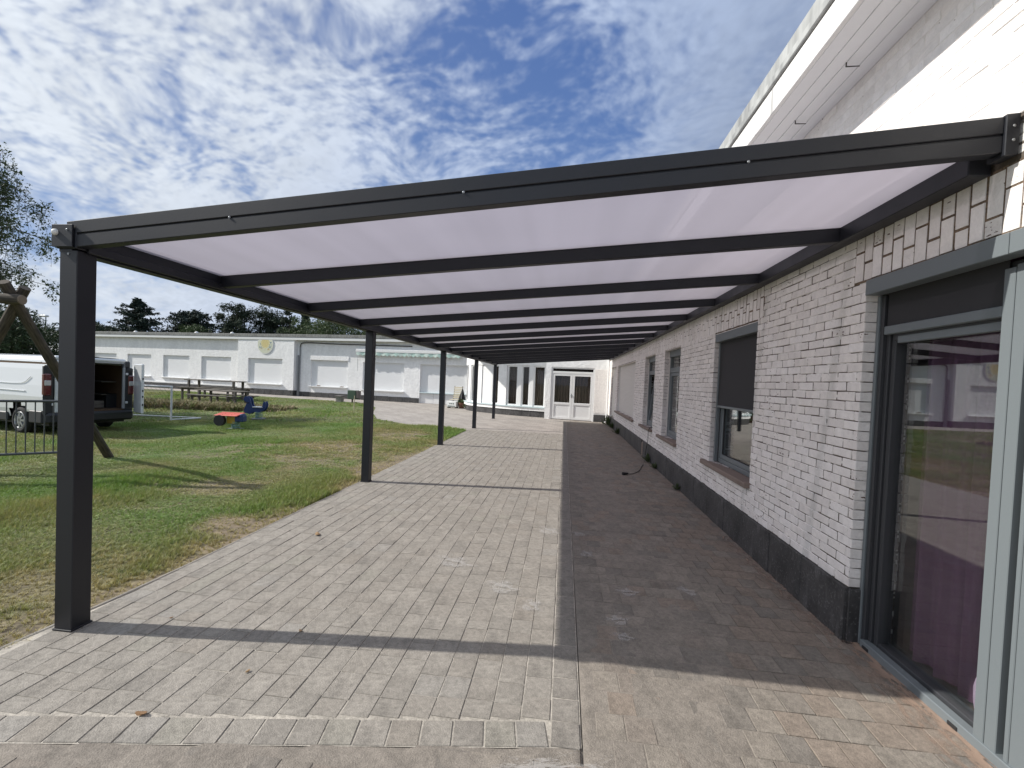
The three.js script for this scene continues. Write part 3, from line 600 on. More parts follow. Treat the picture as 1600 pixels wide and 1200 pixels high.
{
  // bricks: half-bond courses, stack of upright bricks over the openings
  const CH = 0.0637, BL = 0.208, brickVariants = [];
  for (let i = 0; i < 10; i++) { const g = cbox(0, 0.085, -0.0288, 0.0288, -0.1005, 0.1005, 0.0036, 'X', 0.005); uvBox(g, R() * 5, R() * 5); brickVariants.push(g); }
  const mats = [...M.bricks, ...M.bricksChip], list = [];
  const free = (z, y) => !openings.some(([a, b, c, d]) => z > a && z < b && y > c - 0.01 && y < d + 0.01);
  const put = (z0, z1, y, h = CH) => {
    const L = z1 - z0; if (L < 0.03) return;
    const zc = (z0 + z1) / 2, old = zc < -6.1 && zc > -7.9 && y < 2.3 ? 0.75 : zc < -4.5 && zc > -12 ? 0.3 : 0.07;
    list.push({ v: Math.floor(R() * 10), mi: R() < (y > 2.8 ? 0.02 : old) ? 4 + Math.floor(R() * 2) : Math.floor(R() * 4), pos: [WX + rnd(-0.0022, 0.0022), y + h / 2 + rnd(-0.001, 0.001), zc], scale: [1, (h - (y > 2.8 ? 0.0035 : 0.0058)) / 0.0577, (L - (y > 2.8 ? 0.004 : 0.0102)) / 0.201], rot: y > 2.8 ? [rnd(-0.003, 0.003), rnd(-0.004, 0.004), rnd(-0.005, 0.005)] : [rnd(-0.006, 0.006), rnd(-0.010, 0.010), rnd(-0.015, 0.015)], area: L * h });
  };
  const course = (y, z0, z1, k, h) => {                 // one course between two ends, cut round the openings
    let cuts = [[z0, z1]];
    for (const [a, b, c, d] of openings) if (y + CH > c + 0.004 && y < d - 0.004) cuts = cuts.flatMap(([p, q]) => (b <= p || a >= q) ? [[p, q]] : [[p, Math.min(a, q)], [Math.max(b, p), q]].filter(([s, t]) => t - s > 0.02));
    for (const [p, q] of cuts) { let b = Math.ceil((p - 0.01) / BL - (k % 2) * 0.5) * BL + (k % 2) * 0.5 * BL, a = p; while (a < q - 0.01) { if (b - a < 0.035) b += BL; let e = Math.min(b, q); if (q - e < 0.035) e = q; put(a, e, y, h); a = e; b = e + BL; if (e < q) b = e + BL; } }
  };
  for (let k = 0; k < 36; k++) {
    const y = 0.352 + k * CH;
    if (y < 2.27) { course(y, ZEND, ZDOOR, k); course(y, ZDOOR2, 4.0, k); }
    else course(y, -4.72, ZDOOR - 0.13, k);
  }
  for (let k = 0; k < 15; k++) course(2.838 + k * CH, ZEND, 4.0, k);
  layPieces(house, 'brick', list.map((p) => ({ ...p, pos: p.pos })), brickVariants, mats, mat(1, 1, 1, 0.73, { map: paintMid, bumpMap: paintBump, bumpScale: 0.004, vertexColors: true }), 300);
  // upright bricks: alternate high and low cross joints
  const upVariants = []; for (let i = 0; i < 6; i++) { const g = cbox(0, 0.04, -0.5, 0.5, -0.5, 0.5, 0.02, 'X', 0.0); const p = g.attributes.position; for (let j = 0; j < p.count; j++) if (p.getX(j) > 0.019 && p.getX(j) < 0.021) p.setX(j, 0.006); g.computeVertexNormals(); uvBox(g, 0, 0); const uv = g.attributes.uv, ou = R() * 4, ov = R() * 4; for (let j = 0; j < uv.count; j++) uv.setXY(j, uv.getX(j) * 0.09 + ou, uv.getY(j) * 0.18 + ov); upVariants.push(g); }
  const ups = [];
  const stack = (z0, z1, y0, y1, gap, chip) => {
    let i = 0, z = z0;
    while (z < z1 - 0.03) {
      const w = Math.min(0.086 + rnd(-0.003, 0.003), z1 - z), hMid = y0 + (y1 - y0) * ((i % 2 ? 0.36 : 0.64) + rnd(-0.05, 0.05));
      for (const [a, b] of [[y0, hMid], [hMid, y1]]) ups.push({ v: Math.floor(R() * 6), mi: R() < chip ? 4 + Math.floor(R() * 2) : Math.floor(R() * 4), pos: [WX + rnd(-0.003, 0.002), (a + b) / 2, z + w / 2], scale: [1, b - a - gap * rnd(0.3, 1.5), w - gap * rnd(0.35, 1.6)], rot: [rnd(-0.008, 0.008), rnd(-0.02, 0.02), rnd(-0.008, 0.008)], area: (b - a) * w });
      z += w; i++;
    }
  };
  stack(-3.30, ZDOOR2 + 0.1, 2.336, 2.632, 0.009, 0.5);
  stack(-6.18, -4.72, 2.315, 2.632, 0.0095, 0.35);
  stack(ZEND, -6.18, 2.305, 2.632, 0.0055, 0.25);
  stack(ZDOOR2 + 0.1, 4.0, 2.336, 2.632, 0.009, 0.3);
  layPieces(house, 'upright_brick', ups, upVariants, mats, mat(1, 1, 1, 0.73, { map: paintChip, bumpMap: paintBump, bumpScale: 0.004, vertexColors: true }), 200);
  // the pieces were laid in world coordinates: bring them to the building's own base
  for (const o of house.children) if (/brick/.test(o.name)) { o.position.x -= WX; o.position.z += 10; }
  obj('painted_joint', H(box(WX + 0.0025, WX + 0.0052, 2.84, 3.74, ZEND, 4.0)), M.reveal, house);
  obj('open_joint', H(merge([box(WX + 0.0025, WX + 0.0052, 2.31, 2.64, -6.2, -4.70), box(WX + 0.0025, WX + 0.0052, 2.331, 2.64, -3.32, ZDOOR2 + 0.1)])), M.mortarBare, house);
}
// plinth of dark stone panels
{
  let z = ZDOOR;
  while (z > ZEND) {
    const L = Math.min(rnd(0.54, 0.61), z - ZEND);
    if (z > -11.05 && z - L < -10.85) { obj('plinth_panel', H(cbox(WX - 0.024, WX + 0.02, -0.03, 0.35, -10.84, z - 0.003, 0.004)), M.slate, house); const vent = obj('air_vent', H(merge([cbox(WX - 0.020, WX + 0.02, 0.0, 0.30, -11.05, -10.85, 0.004), ...Array.from({ length: 5 }, (_, i) => cbox(WX - 0.026, WX - 0.019, 0.04 + i * 0.05, 0.066 + i * 0.05, -11.03, -10.87, 0.002))])), M.bluestone, house); z = -11.06; continue; }
    obj('plinth_panel', H(cbox(WX - 0.024 + rnd(-0.003, 0.002), WX + 0.02, -0.03, 0.35 + rnd(-0.003, 0.003), z - L + 0.003, z - 0.003, 0.004)), M.slate, house);
    z -= L;
  }
  obj('plinth_panel', H(cbox(WX + 0.0, WX + 0.075, -0.03, 0.349, ZDOOR - 0.002, ZDOOR + 0.012, 0.003)), M.slate, house);
  obj('plinth_panel', H(cbox(WX - 0.024, WX + 0.02, -0.03, 0.35, ZDOOR2 + 0.01, 4.0, 0.004)), M.slate, house);
}
// roof edge: boarded soffit, white fascia, weathered metal edge
obj('soffit_board', H(merge([0, 1, 2, 3].map((i) => cbox(1.510 + i * 0.0955, 1.510 + i * 0.0955 + 0.0925, 3.726, 3.742, ZEND, 5, 0.0025)))), M.soffit, house);
obj('fascia', H(merge([cbox(1.478, 1.508, 3.722, 3.918, ZEND, 5, 0.004)])), M.fascia, house);
obj('drip_gap', H(box(1.492, 1.60, 3.918, 3.945, ZEND, 5)), M.tar, house);
obj('roof_edge', H(merge([cbox(1.470, 1.62, 3.945, 4.092, ZEND, 5, 0.006)])), M.zinc, house);
obj('roof', H(box(1.55, WX + 7, 3.96, 4.06, ZEND, 5)), M.roofTop, house);
obj('rear_wall', H(box(WX + 6.7, WX + 7, -0.1, 3.96, ZEND, 5)), M.plaster, house);
for (const [x, z] of [[1.70, -3.85], [1.70, -3.20]]) obj('soffit_hook', H(merge([rod([x, 3.728, z], [x, 3.700, z], 0.004, 0.004, 6), rod([x, 3.702, z], [x + 0.07, 3.69, z + 0.02], 0.004, 0.003, 6)])), M.tar, house);

// windows
const F = M.frame;
function frameRing(x0, x1, y0, y1, z0, z1, t, c = 0.004) { return [cbox(x0, x1, y0, y1, z0, z0 + t, c), cbox(x0, x1, y0, y1, z1 - t, z1, c), cbox(x0, x1, y0, y0 + t, z0 + t, z1 - t, c), cbox(x0, x1, y1 - t, y1, z0 + t, z1 - t, c)]; }
const paneG = (x, y0, y1, z0, z1) => merge([0, 0.018].map((d) => raw([x + d, y0, z0, x + d, y0, z1, x + d, y1, z1, x + d, y0, z0, x + d, y1, z1, x + d, y1, z0])));
function sill(w, z0, z1, y, m, out = 0.05) { return obj('sill', H(cbox(WX - out, WX + 0.12, y - 0.055, y, z0, z1, 0.006, '', 0.004)), m, w); }
{ // nearest window, sun screen half down
  const w = part('window', house), [a, b, c, d] = openings[0]; w.userData.label = 'window with the grey sun screen pulled half down';
  obj('frame', H(merge([...frameRing(WX + 0.10, WX + 0.165, c + 0.005, d - 0.09, a + 0.013, b - 0.013, 0.055), ...frameRing(WX + 0.108, WX + 0.155, c + 0.062, d - 0.15, a + 0.070, b - 0.070, 0.05)])), F, w);
  obj('seal', H(merge(frameRing(WX + 0.118, WX + 0.130, c + 0.112, d - 0.20, a + 0.120, b - 0.120, 0.008, 0.001))), M.rubber, w);
  obj('pane', H(paneG(WX + 0.130, c + 0.118, d - 0.2, a + 0.126, b - 0.126)), M.glass, w);
  const s = obj('sun_screen', H(merge([box(WX + 0.060, WX + 0.063, 1.405, d - 0.10, a + 0.045, b - 0.045)])), M.screen, w);
  obj('screen_box', H(cbox(WX + 0.002, WX + 0.098, d - 0.105, d - 0.004, a + 0.004, b - 0.004, 0.004)), F, w);
  obj('screen_rail', H(merge([cbox(WX + 0.048, WX + 0.088, c + 0.01, d - 0.106, a + 0.013, a + 0.05, 0.003), cbox(WX + 0.048, WX + 0.088, c + 0.01, d - 0.106, b - 0.05, b - 0.013, 0.003), cbox(WX + 0.05, WX + 0.075, 1.378, 1.405, a + 0.05, b - 0.05, 0.003)])), F, w);
  sill(w, a - 0.20, b + 0.03, c, M.bluestone, 0.055);
}
for (const [k, lab] of [[1, 'tall window with a transom light and pale curtain inside'], [2, 'tall window with its lower sash tilted open']]) {
  const w = part('window', house), [a, b, c, d] = openings[k], y1 = d - 0.42; w.userData.label = lab;
  obj('frame', H(merge([...frameRing(WX + 0.10, WX + 0.165, c + 0.005, d - 0.015, a + 0.013, b - 0.013, 0.055), cbox(WX + 0.10, WX + 0.165, y1, y1 + 0.09, a + 0.068, b - 0.068, 0.004)])), F, w);
  obj('shutter_box', H(cbox(WX + 0.085, WX + 0.16, d - 0.13, d - 0.010, a + 0.014, b - 0.014, 0.004)), F, w);
  obj('transom_pane', H(paneG(WX + 0.130, y1 + 0.09, d - 0.13, a + 0.068, b - 0.068)), M.glass, w);
  const sash = merge([...frameRing(WX + 0.108, WX + 0.155, c + 0.062, y1 - 0.005, a + 0.072, b - 0.072, 0.06)]), pane = paneG(WX + 0.130, c + 0.12, y1 - 0.06, a + 0.13, b - 0.13);
  if (k === 2) for (const g of [sash, pane]) { const m = new THREE.Matrix4().makeTranslation(WX + 0.13, c + 0.06, 0).multiply(new THREE.Matrix4().makeRotationZ(-0.10)).multiply(new THREE.Matrix4().makeTranslation(-WX - 0.13, -c - 0.06, 0)); g.applyMatrix4(m); }
  obj('sash', H(sash), F, w); obj('pane', H(pane), M.glass, w);
  if (k === 1) obj('handle', H(merge([cbox(WX + 0.155, WX + 0.19, 1.35, 1.47, a + 0.09, a + 0.11, 0.004)])), F, w);
  const C = []; const n = 60; for (let i = 0; i < n; i++) { const z0 = mix(a + 0.05, k === 1 ? b - 0.45 : b, i / n), z1 = mix(a + 0.05, k === 1 ? b - 0.45 : b, (i + 1) / n), x0 = WX + 0.33 + 0.03 * Math.sin(i * 0.9), x1 = WX + 0.33 + 0.03 * Math.sin((i + 1) * 0.9); C.push(x0, 0.2, z0, x1, 0.2, z1, x1, 2.6, z1, x0, 0.2, z0, x1, 2.6, z1, x0, 2.6, z0); }
  obj('curtain', H(raw(C)), k === 1 ? M.netCurtain : M.curtainDark, w);
  sill(w, a - 0.24, b + 0.03, c, M.bluestone, 0.055);
}
{ const w = part('window', house), [a, b, c, d] = openings[3]; w.userData.label = 'wide window closed by a cream roller shutter';
  obj('roller_shutter', H(box(WX + 0.085, WX + 0.10, c, d, a + 0.05, b - 0.05)), M.shutterFine, w);
  obj('shutter_rail', H(merge([cbox(WX + 0.06, WX + 0.11, c, d, a + 0.012, a + 0.06, 0.003), cbox(WX + 0.06, WX + 0.11, c, d, b - 0.06, b - 0.012, 0.003)])), M.sillWhite, w);
  sill(w, a - 0.1, b + 0.12, c, M.bluestone, 0.06); }
{ const w = part('door', house), [a, b, c, d] = openings[4]; w.userData.label = 'far door closed by a pale roller shutter';
  obj('roller_shutter', H(box(WX + 0.07, WX + 0.085, c, d, a + 0.012, b - 0.012)), M.shutterFine, w); }

// sliding glass door beside the camera
{
  const w = part('sliding_door', house); w.userData.label = 'large sliding glass door with purple curtain and grey frame';
  obj('lintel_cover', H(merge([cbox(WX - 0.018, WX + 0.07, 2.236, 2.331, -3.155, -2.215, 0.003), cbox(WX - 0.018, WX + 0.07, 2.236, 2.331, -2.211, ZDOOR2 - 0.01, 0.003)])), F, w);
  obj('guide_rail', H(merge([cbox(WX + 0.068, WX + 0.105, 0.004, 2.236, -3.172, -3.148, 0.003)])), F, w);
  obj('fixed_frame', H(merge([cbox(WX + 0.078, WX + 0.12, 0.004, 2.236, -3.147, -3.118, 0.003), cbox(WX + 0.10, WX + 0.20, 0.004, 2.236, -3.117, -3.088, 0.003), cbox(WX + 0.112, WX + 0.19, 0.04, 1.985, -3.084, -3.05, 0.003), cbox(WX + 0.10, WX + 0.20, 1.945, 2.236, -3.05, ZDOOR2, 0.003), cbox(WX + 0.115, WX + 0.19, 0.037, 0.07, -3.05, -2.33, 0.004)])), M.frameDark, w);
  obj('sun_screen', H(box(WX + 0.088, WX + 0.091, 2.035, 2.25, -3.10, -2.325)), M.screen, w);
  obj('screen_bar', H(merge([cbox(WX + 0.07, WX + 0.106, 1.985, 2.036, -3.10, -2.325, 0.004), cbox(WX + 0.098, WX + 0.13, 1.928, 1.972, -3.02, -2.325, 0.003)])), F, w);
  obj('pane', H(paneG(WX + 0.145, 0.07, 1.945, -3.05, -2.33)), M.glass, w);
  obj('stile', H(merge([cbox(WX + 0.068, WX + 0.16, 0.004, 2.20, -2.325, -2.272, 0.003), cbox(WX + 0.068, WX + 0.16, 0.004, 2.21, -2.268, -2.212, 0.003), cbox(WX + 0.072, WX + 0.15, 0.004, 2.215, -2.182, -2.160, 0.003), cbox(WX + 0.072, WX + 0.15, 0.004, 2.215, -2.157, -2.03, 0.003)])), F, w);
  obj('brush_seal', H(merge([box(WX + 0.10, WX + 0.155, 0.004, 2.2, -2.274, -2.266), box(WX + 0.105, WX + 0.155, 0.004, 2.2, -2.214, -2.156)])), M.rubber, w);
  obj('track', H(merge([cbox(WX + 0.060, WX + 0.112, -0.02, 0.050, -3.128, ZDOOR2, 0.004), cbox(WX + 0.112, WX + 0.19, -0.02, 0.036, -3.128, ZDOOR2, 0.004)])), F, w);
  for (const z of [-2.42, -3.07]) obj('drain_slot', H(cbox(WX + 0.055, WX + 0.065, 0.006, 0.026, z - 0.028, z + 0.028, 0.002)), M.rubber, w);
  obj('pane', H(paneG(WX + 0.145, 0.06, 1.935, -2.03, 0.2)), M.glass, w);
  obj('side_frame', H(merge([cbox(WX + 0.07, WX + 0.16, 0.004, 2.2, 0.2, ZDOOR2, 0.003)])), M.frameDark, w);
  const drape = (z0, z1, x, y0, amp, fq, ph, m) => { const C = [], n = 90; for (let i = 0; i < n; i++) { const q = (t) => { const z = mix(z0, z1, t), s = Math.sin(t * fq * 6.28 + ph) + 0.4 * Math.sin(t * fq * 14.1 + ph * 2); return [x + amp * s, z]; }; const [xa, za] = q(i / n), [xb, zb] = q((i + 1) / n); C.push(xa, y0, za, xb, y0, zb, xb, 2.35, zb, xa, y0, za, xb, 2.35, zb, xa, 2.35, za); } return obj('curtain', H(raw(C)), m, w); };
  drape(-3.08, -2.56, WX + 0.30, 0.03, 0.030, 3.2, 0.4, M.curtainPurple);
  drape(-2.60, -2.50, WX + 0.52, 0.03, 0.035, 2.2, 1.9, M.curtainPurple);
  drape(-2.2, 0.4, WX + 0.40, 0.03, 0.04, 9, 0.9, M.curtainPurple);
  const cloth = new THREE.SphereGeometry(0.1, 24, 16); { const p = cloth.attributes.position; for (let i = 0; i < p.count; i++) { const y = p.getY(i), k = 1 + 0.25 * fbm(p.getX(i) * 20 + 4, p.getZ(i) * 20 + y * 13 + 9, 3); p.setXYZ(i, p.getX(i) * 0.7 * k, y * 1.6 * k, p.getZ(i) * 0.8 * k * (1 - y * 3)); } }
  obj('pink_cloth', H(flat(cloth).translate(WX + 0.235, 0.19, -2.40)), M.clothPink, w);
}
// weeds growing at the foot of the wall
function leafTuft(n, size, h, seed) { const r = rng(seed), P = []; for (let i = 0; i < n; i++) { const a = r() * 6.28, l = h * (0.4 + r()), e = 0.3 + 1.1 * r(), x = Math.cos(a) * l * Math.cos(e), z = Math.sin(a) * l * Math.cos(e), y = l * Math.sin(e), s = size * (0.5 + r()), b = a + 1.57; const dx = Math.cos(b) * s, dz = Math.sin(b) * s; P.push(x * 0.2, y * 0.2, z * 0.2, x + dx, y, z + dz, x * 1.35, y * 1.25 + s, z * 1.35, x * 0.2, y * 0.2, z * 0.2, x * 1.35, y * 1.25 + s, z * 1.35, x - dx, y, z - dz); } return raw(P); }
const weedMat = mat(0.065, 0.10, 0.032, 0.8, { physical: true, transmission: 0.25, thickness: 0 });
[[1.80, -18.4, 0.26, 'big leafy weed in the corner at the far end of the brick wall'], [1.82, -17.2, 0.16, 'low weed by the wall foot under the cream shutter'], [1.81, -15.4, 0.14, 'small weed halfway under the cream roller shutter'], [1.83, -9.9, 0.12, 'small weed at the wall foot beside the black cable'], [1.84, -9.2, 0.09, 'tiny weed at the plinth under the curtained window'], [1.84, -7.4, 0.07, 'tiny weed at the plinth before the sun screen window']].forEach(([x, z, h, l], i) => { const o = obj('weed', leafTuft(60, h * 0.14, h, 40 + i), weedMat); o.position.set(x, 0.0, z); tag(o, l, 'weed', 'weeds along the brick wall'); });
{ // black cable hanging from the tilted window with its plug on the paving
  const t = thing('extension_cable', 'thin black cable hanging down the brick wall with its socket on the paving', 'cable', [1.2, 0, -8.4]);
  const C = (g) => g.translate(-1.2, 0, 8.4);
  obj('cord', C(tube([[WX + 0.02, 0.76, -9.93], [WX - 0.065, 0.72, -9.93], [WX - 0.07, 0.45, -10.0], [WX - 0.085, 0.15, -10.12], [WX - 0.10, 0.012, -10.05], [1.62, 0.009, -9.4], [1.46, 0.009, -8.8], [1.30, 0.009, -8.5], [1.20, 0.012, -8.42]], 0.006, 90, 6)), M.black, t);
  obj('socket', C(merge([rod([1.21, 0.022, -8.42], [1.13, 0.024, -8.37], 0.017, 0.027, 12), rod([1.13, 0.024, -8.37], [1.11, 0.024, -8.36], 0.029, 0.029, 12)])), M.black, t);
}

// ---------------------------------------------------------------- the long white building across the lawn (own axes: x along the front, z out of it)
const TURN = -0.1684;
const school = thing('school_building', 'long low white rendered building with closed roller shutters across the lawn', 'building', [-13, 0, -27.9], TURN);
{
  const wallWith = (x0, x1, front, back, ops, top = 3.75) => {
    const xs = [...new Set([x0, x1, ...ops.flatMap((o) => [o[0], o[1]])])].sort((p, q) => p - q), out = [];
    for (let i = 0; i < xs.length - 1; i++) { const xm = (xs[i] + xs[i + 1]) / 2, o = ops.find((q) => xm > q[0] && xm < q[1]); if (!o) out.push(box(xs[i], xs[i + 1], -0.3, top, back, front)); else { if (o[2] > 0) out.push(box(xs[i], xs[i + 1], -0.3, o[2], back, front)); out.push(box(xs[i], xs[i + 1], o[3], top, back, front)); } }
    return out;
  };
  const left = [[-31.2, -28.4, 0.84, 2.47], [-27.7, -25.2, 0.84, 2.47], [-24.4, -21.97, 0.84, 2.47], [-20.8, -18.34, 0.84, 2.47], [-17.12, -14.55, 0.84, 2.47], [-13.43, -10.7, 0.84, 2.47]];
  const block = [[-8.94, -6.05, 0.73, 2.45]], mid = [[-3.99, -1.12, 0.73, 2.47], [0.0, 2.97, 0.66, 2.43], [4.09, 7.2, -0.3, 2.41]];
  const ZL = -0.28, ZB = -0.045, ZM = -0.36;
  obj('wall', merge([...wallWith(-34, -9.85, ZL, ZL - 0.3, left), ...wallWith(-9.85, -5.12, ZB, ZB - 0.5, block), ...wallWith(-5.12, 9.0, ZM, ZM - 0.3, mid), box(-34, 9, -0.3, 3.7, -9, -8.8), box(-34, -33.8, -0.3, 3.7, -9, ZL - 0.3)]), M.plaster, school);
  const shut = (o, z, depth, lab) => {
    const w = part('window', school), [a, b, c, d] = o; if (lab) w.userData.label = lab;
    obj('roller_shutter', box(a, b, c, d, z - depth - 0.03, z - depth), M.shutter, w);
    obj('sill', cbox(a - 0.10, b + 0.05, c - 0.05, c + 0.01, z - depth + 0.002, z + 0.14, 0.008), M.sillWhite, w);
  };
  left.forEach((o) => shut(o, ZL, 0.10)); shut(block[0], ZB, 0.12, 'shuttered window below the round sun plaque');
  shut(mid[0], ZM, 0.11); shut(mid[1], ZM, 0.11, 'shuttered window under the striped awning');
  { const [a, b] = mid[2], d = part('door', school); d.userData.label = 'shuttered doorway under the awning';
    obj('roller_shutter', box(a, b, 0.67, 2.41, ZM - 0.16, ZM - 0.13), M.shutter, d);
    obj('sill', cbox(a, b, 0.63, 0.69, ZM - 0.13, ZM + 0.03, 0.008), M.sillBlue, d);
    obj('lower_panel', merge([cbox(a, a + 0.9, 0, 0.63, ZM - 0.17, ZM - 0.10, 0.01), cbox(a + 0.92, a + 1.7, 0, 0.63, ZM - 0.17, ZM - 0.09, 0.01), cbox(a + 1.72, b, 0, 0.63, ZM - 0.17, ZM - 0.10, 0.01)]), M.whitePaint, d); }
  obj('lintel', merge([cbox(-4.05, -1.06, 2.47, 2.74, ZM - 0.02, ZM + 0.035, 0.01)]), M.plaster, school);
  const tiles = (x0, x1, z, h) => { for (let x = x0; x < x1 - 0.05;) { const L = Math.min(rnd(0.46, 0.56), x1 - x); obj('plinth_tile', cbox(x + 0.008, x + L - 0.008, -0.1, h + rnd(-0.008, 0.008), z - 0.02, z + 0.022, 0.006), M.slate, school); x += L; } };
  tiles(-9.85, -5.12, ZB, 0.37); tiles(-5.08, 4.09, ZM, 0.31); obj('plinth_tile', cbox(-5.12, -5.10, -0.1, 0.37, ZM, ZB + 0.022, 0.006), M.slate, school); tiles(-16, -9.87, ZL, 0.37);
  obj('plinth_strip', cbox(-34, -16, -0.3, 0.37, ZL - 0.02, ZL + 0.02, 0.006), M.slate, school);
  obj('ledge', cbox(-34, -9.88, 0.40, 0.50, ZL - 0.02, ZL + 0.05, 0.01), M.sillWhite, school);
  const roof = obj('roof', merge([box(-34.3, 9.0, 3.86, 4.05, -9.3, -0.02)]), M.roofTop, school);
  obj('roof_edge', merge([cbox(-34.3, 9.0, 3.925, 4.125, -0.06, 0.02, 0.012)]), M.roofGrey, roof);
  obj('fascia', cbox(-34.3, 9.0, 3.735, 3.915, -0.05, 0.0, 0.01), M.sillWhite, roof);
  obj('soffit', box(-34.3, 9.0, 3.745, 3.77, -0.6, -0.05), M.soffitBeige, roof);
  obj('vent_cap', merge([-20.3, -14.2, -10.9].map((x) => new THREE.SphereGeometry(0.14, 12, 8).translate(x, 4.13, -0.5))), M.sillWhite, roof);
  obj('downpipe', merge([rod([-4.97, 0, ZM + 0.07], [-4.97, 2.75, ZM + 0.07], 0.055, 0.055, 12), rod([-4.86, 0, ZM + 0.06], [-4.86, 3.3, ZM + 0.06], 0.03, 0.03, 10)]), M.galv, school);
  obj('cable_conduit', tube([[-4.86, 2.7, ZM + 0.05], [-4.86, 3.35, ZM + 0.05], [-4.8, 3.52, ZM + 0.05], [-4.6, 3.58, ZM + 0.05], [-2, 3.55, ZM + 0.05], [3.5, 3.5, ZM + 0.05]], 0.03, 80, 8), M.tar, school);
  for (const x of [-3.3, -1.5]) { const o = obj('stone', new THREE.DodecahedronGeometry(0.09).scale(1.9, 0.45, 0.7).translate(x, 0.765, ZM + 0.06), M.bluestone, school); o.geometry = flat(o.geometry); }
}
const local = (s, y, z) => { const v = new THREE.Vector3(s, y, z).applyAxisAngle(new THREE.Vector3(0, 1, 0), TURN).add(new THREE.Vector3(-13, 0, -27.9)); return [v.x, v.y, v.z]; };
{ // round plaque with a yellow sun
  const p = thing('round_plaque', 'round pale plaque with a yellow sun on the white wall', 'plaque', local(-7.48, 3.42, -0.040), TURN);
  obj('disc', flat(new THREE.ExtrudeGeometry(new THREE.Shape(Array.from({ length: 48 }, (_, i) => new THREE.Vector2(Math.cos(i / 48 * 6.2832) * 0.66, Math.min(Math.sin(i / 48 * 6.2832) * 0.66, 0.30)))), { depth: 0.028, bevelEnabled: true, bevelSize: 0.006, bevelThickness: 0.005, bevelSegments: 1 })), M.sillWhite, p);
  const face = [], U = []; { const n = 40; for (let i = 0; i < n; i++) { const a = i / n * 6.2832, b = (i + 1) / n * 6.2832; for (const [x, y] of [[0, 0], [Math.cos(a), Math.sin(a)], [Math.cos(b), Math.sin(b)]]) { const yc = Math.min(y, 0.47); face.push(x * 0.63, yc * 0.63, 0.0345); U.push(x * 0.5 + 0.5, yc * 0.5 + 0.5); } } }
  const t = tex(256, (u, v) => {
    const x = u * 2 - 1, y = v * 2 - 1, r = Math.hypot(x, y - 0.12), a = Math.atan2(y - 0.12, x), n = fbm(u * 30, v * 30, 3, 30);
    const ray = r < 0.34 + 0.26 * Math.abs(Math.sin(a * 7)) + 0.08 * Math.abs(Math.sin(a * 13));
    const rr = Math.hypot(x, y), leaf = rr > 0.55 && rr < 0.86 && Math.abs(y + 0.10) < 0.34 && vnoise(u * 22, v * 22) > 0.60;
    const letter = rr > 0.62 && rr < 0.84 && y < -0.35 && vnoise(u * 20 + 5, v * 20) > 0.66;
    if (ray) return S3(0.62 * (0.75 + 0.5 * n), 0.53 * (0.75 + 0.5 * n), 0.24);
    if (leaf) return S3(0.13, 0.22, 0.30);
    if (letter) return S3(0.50, 0.42, 0.22);
    return S3(0.62, 0.64, 0.50);
  }, true, 1);
  obj('sun_emblem', raw(face, U), mat(1, 1, 1, 0.6, { map: t }), p);
}
{ // retracted awning with a scalloped valance
  const a = thing('awning', 'retracted awning with white cassette and pale green scalloped valance on the far wall', 'awning', local(-0.4, 3.0, -0.36), TURN);
  obj('cassette', cbox(0, 7.3, 0.06, 0.25, 0, 0.27, 0.02), M.sillWhite, a);
  const P = [], Q = [], n = 24; // scallops
  for (let i = 0; i < n; i++) { const L = 7.2 / n, x0 = 0.05 + i * L; const G = i % 2 ? P : Q; for (let k = 0; k < 8; k++) { const u0 = k / 8, u1 = (k + 1) / 8, f = (u) => -0.09 - 0.075 * Math.sin(u * Math.PI), w = (u) => 0.245 + 0.012 * Math.sin((x0 + u * L) * 9); for (const d of [0, 0.004]) G.push(x0 + u0 * L, 0.06, w(u0) + d, x0 + u1 * L, 0.06, w(u1) + d, x0 + u1 * L, f(u1), w(u1) + d, x0 + u0 * L, 0.06, w(u0) + d, x0 + u1 * L, f(u1), w(u1) + d, x0 + u0 * L, f(u0), w(u0) + d); } }
  obj('valance', raw(P), M.palegreen, a); obj('valance', raw(Q), mat(0.55, 0.66, 0.61, 0.9), a);
  obj('crank_rod', rod([0.12, 0.06, 0.2], [0.12, -1.15, 0.16], 0.012, 0.012, 6), M.galv, a);
}
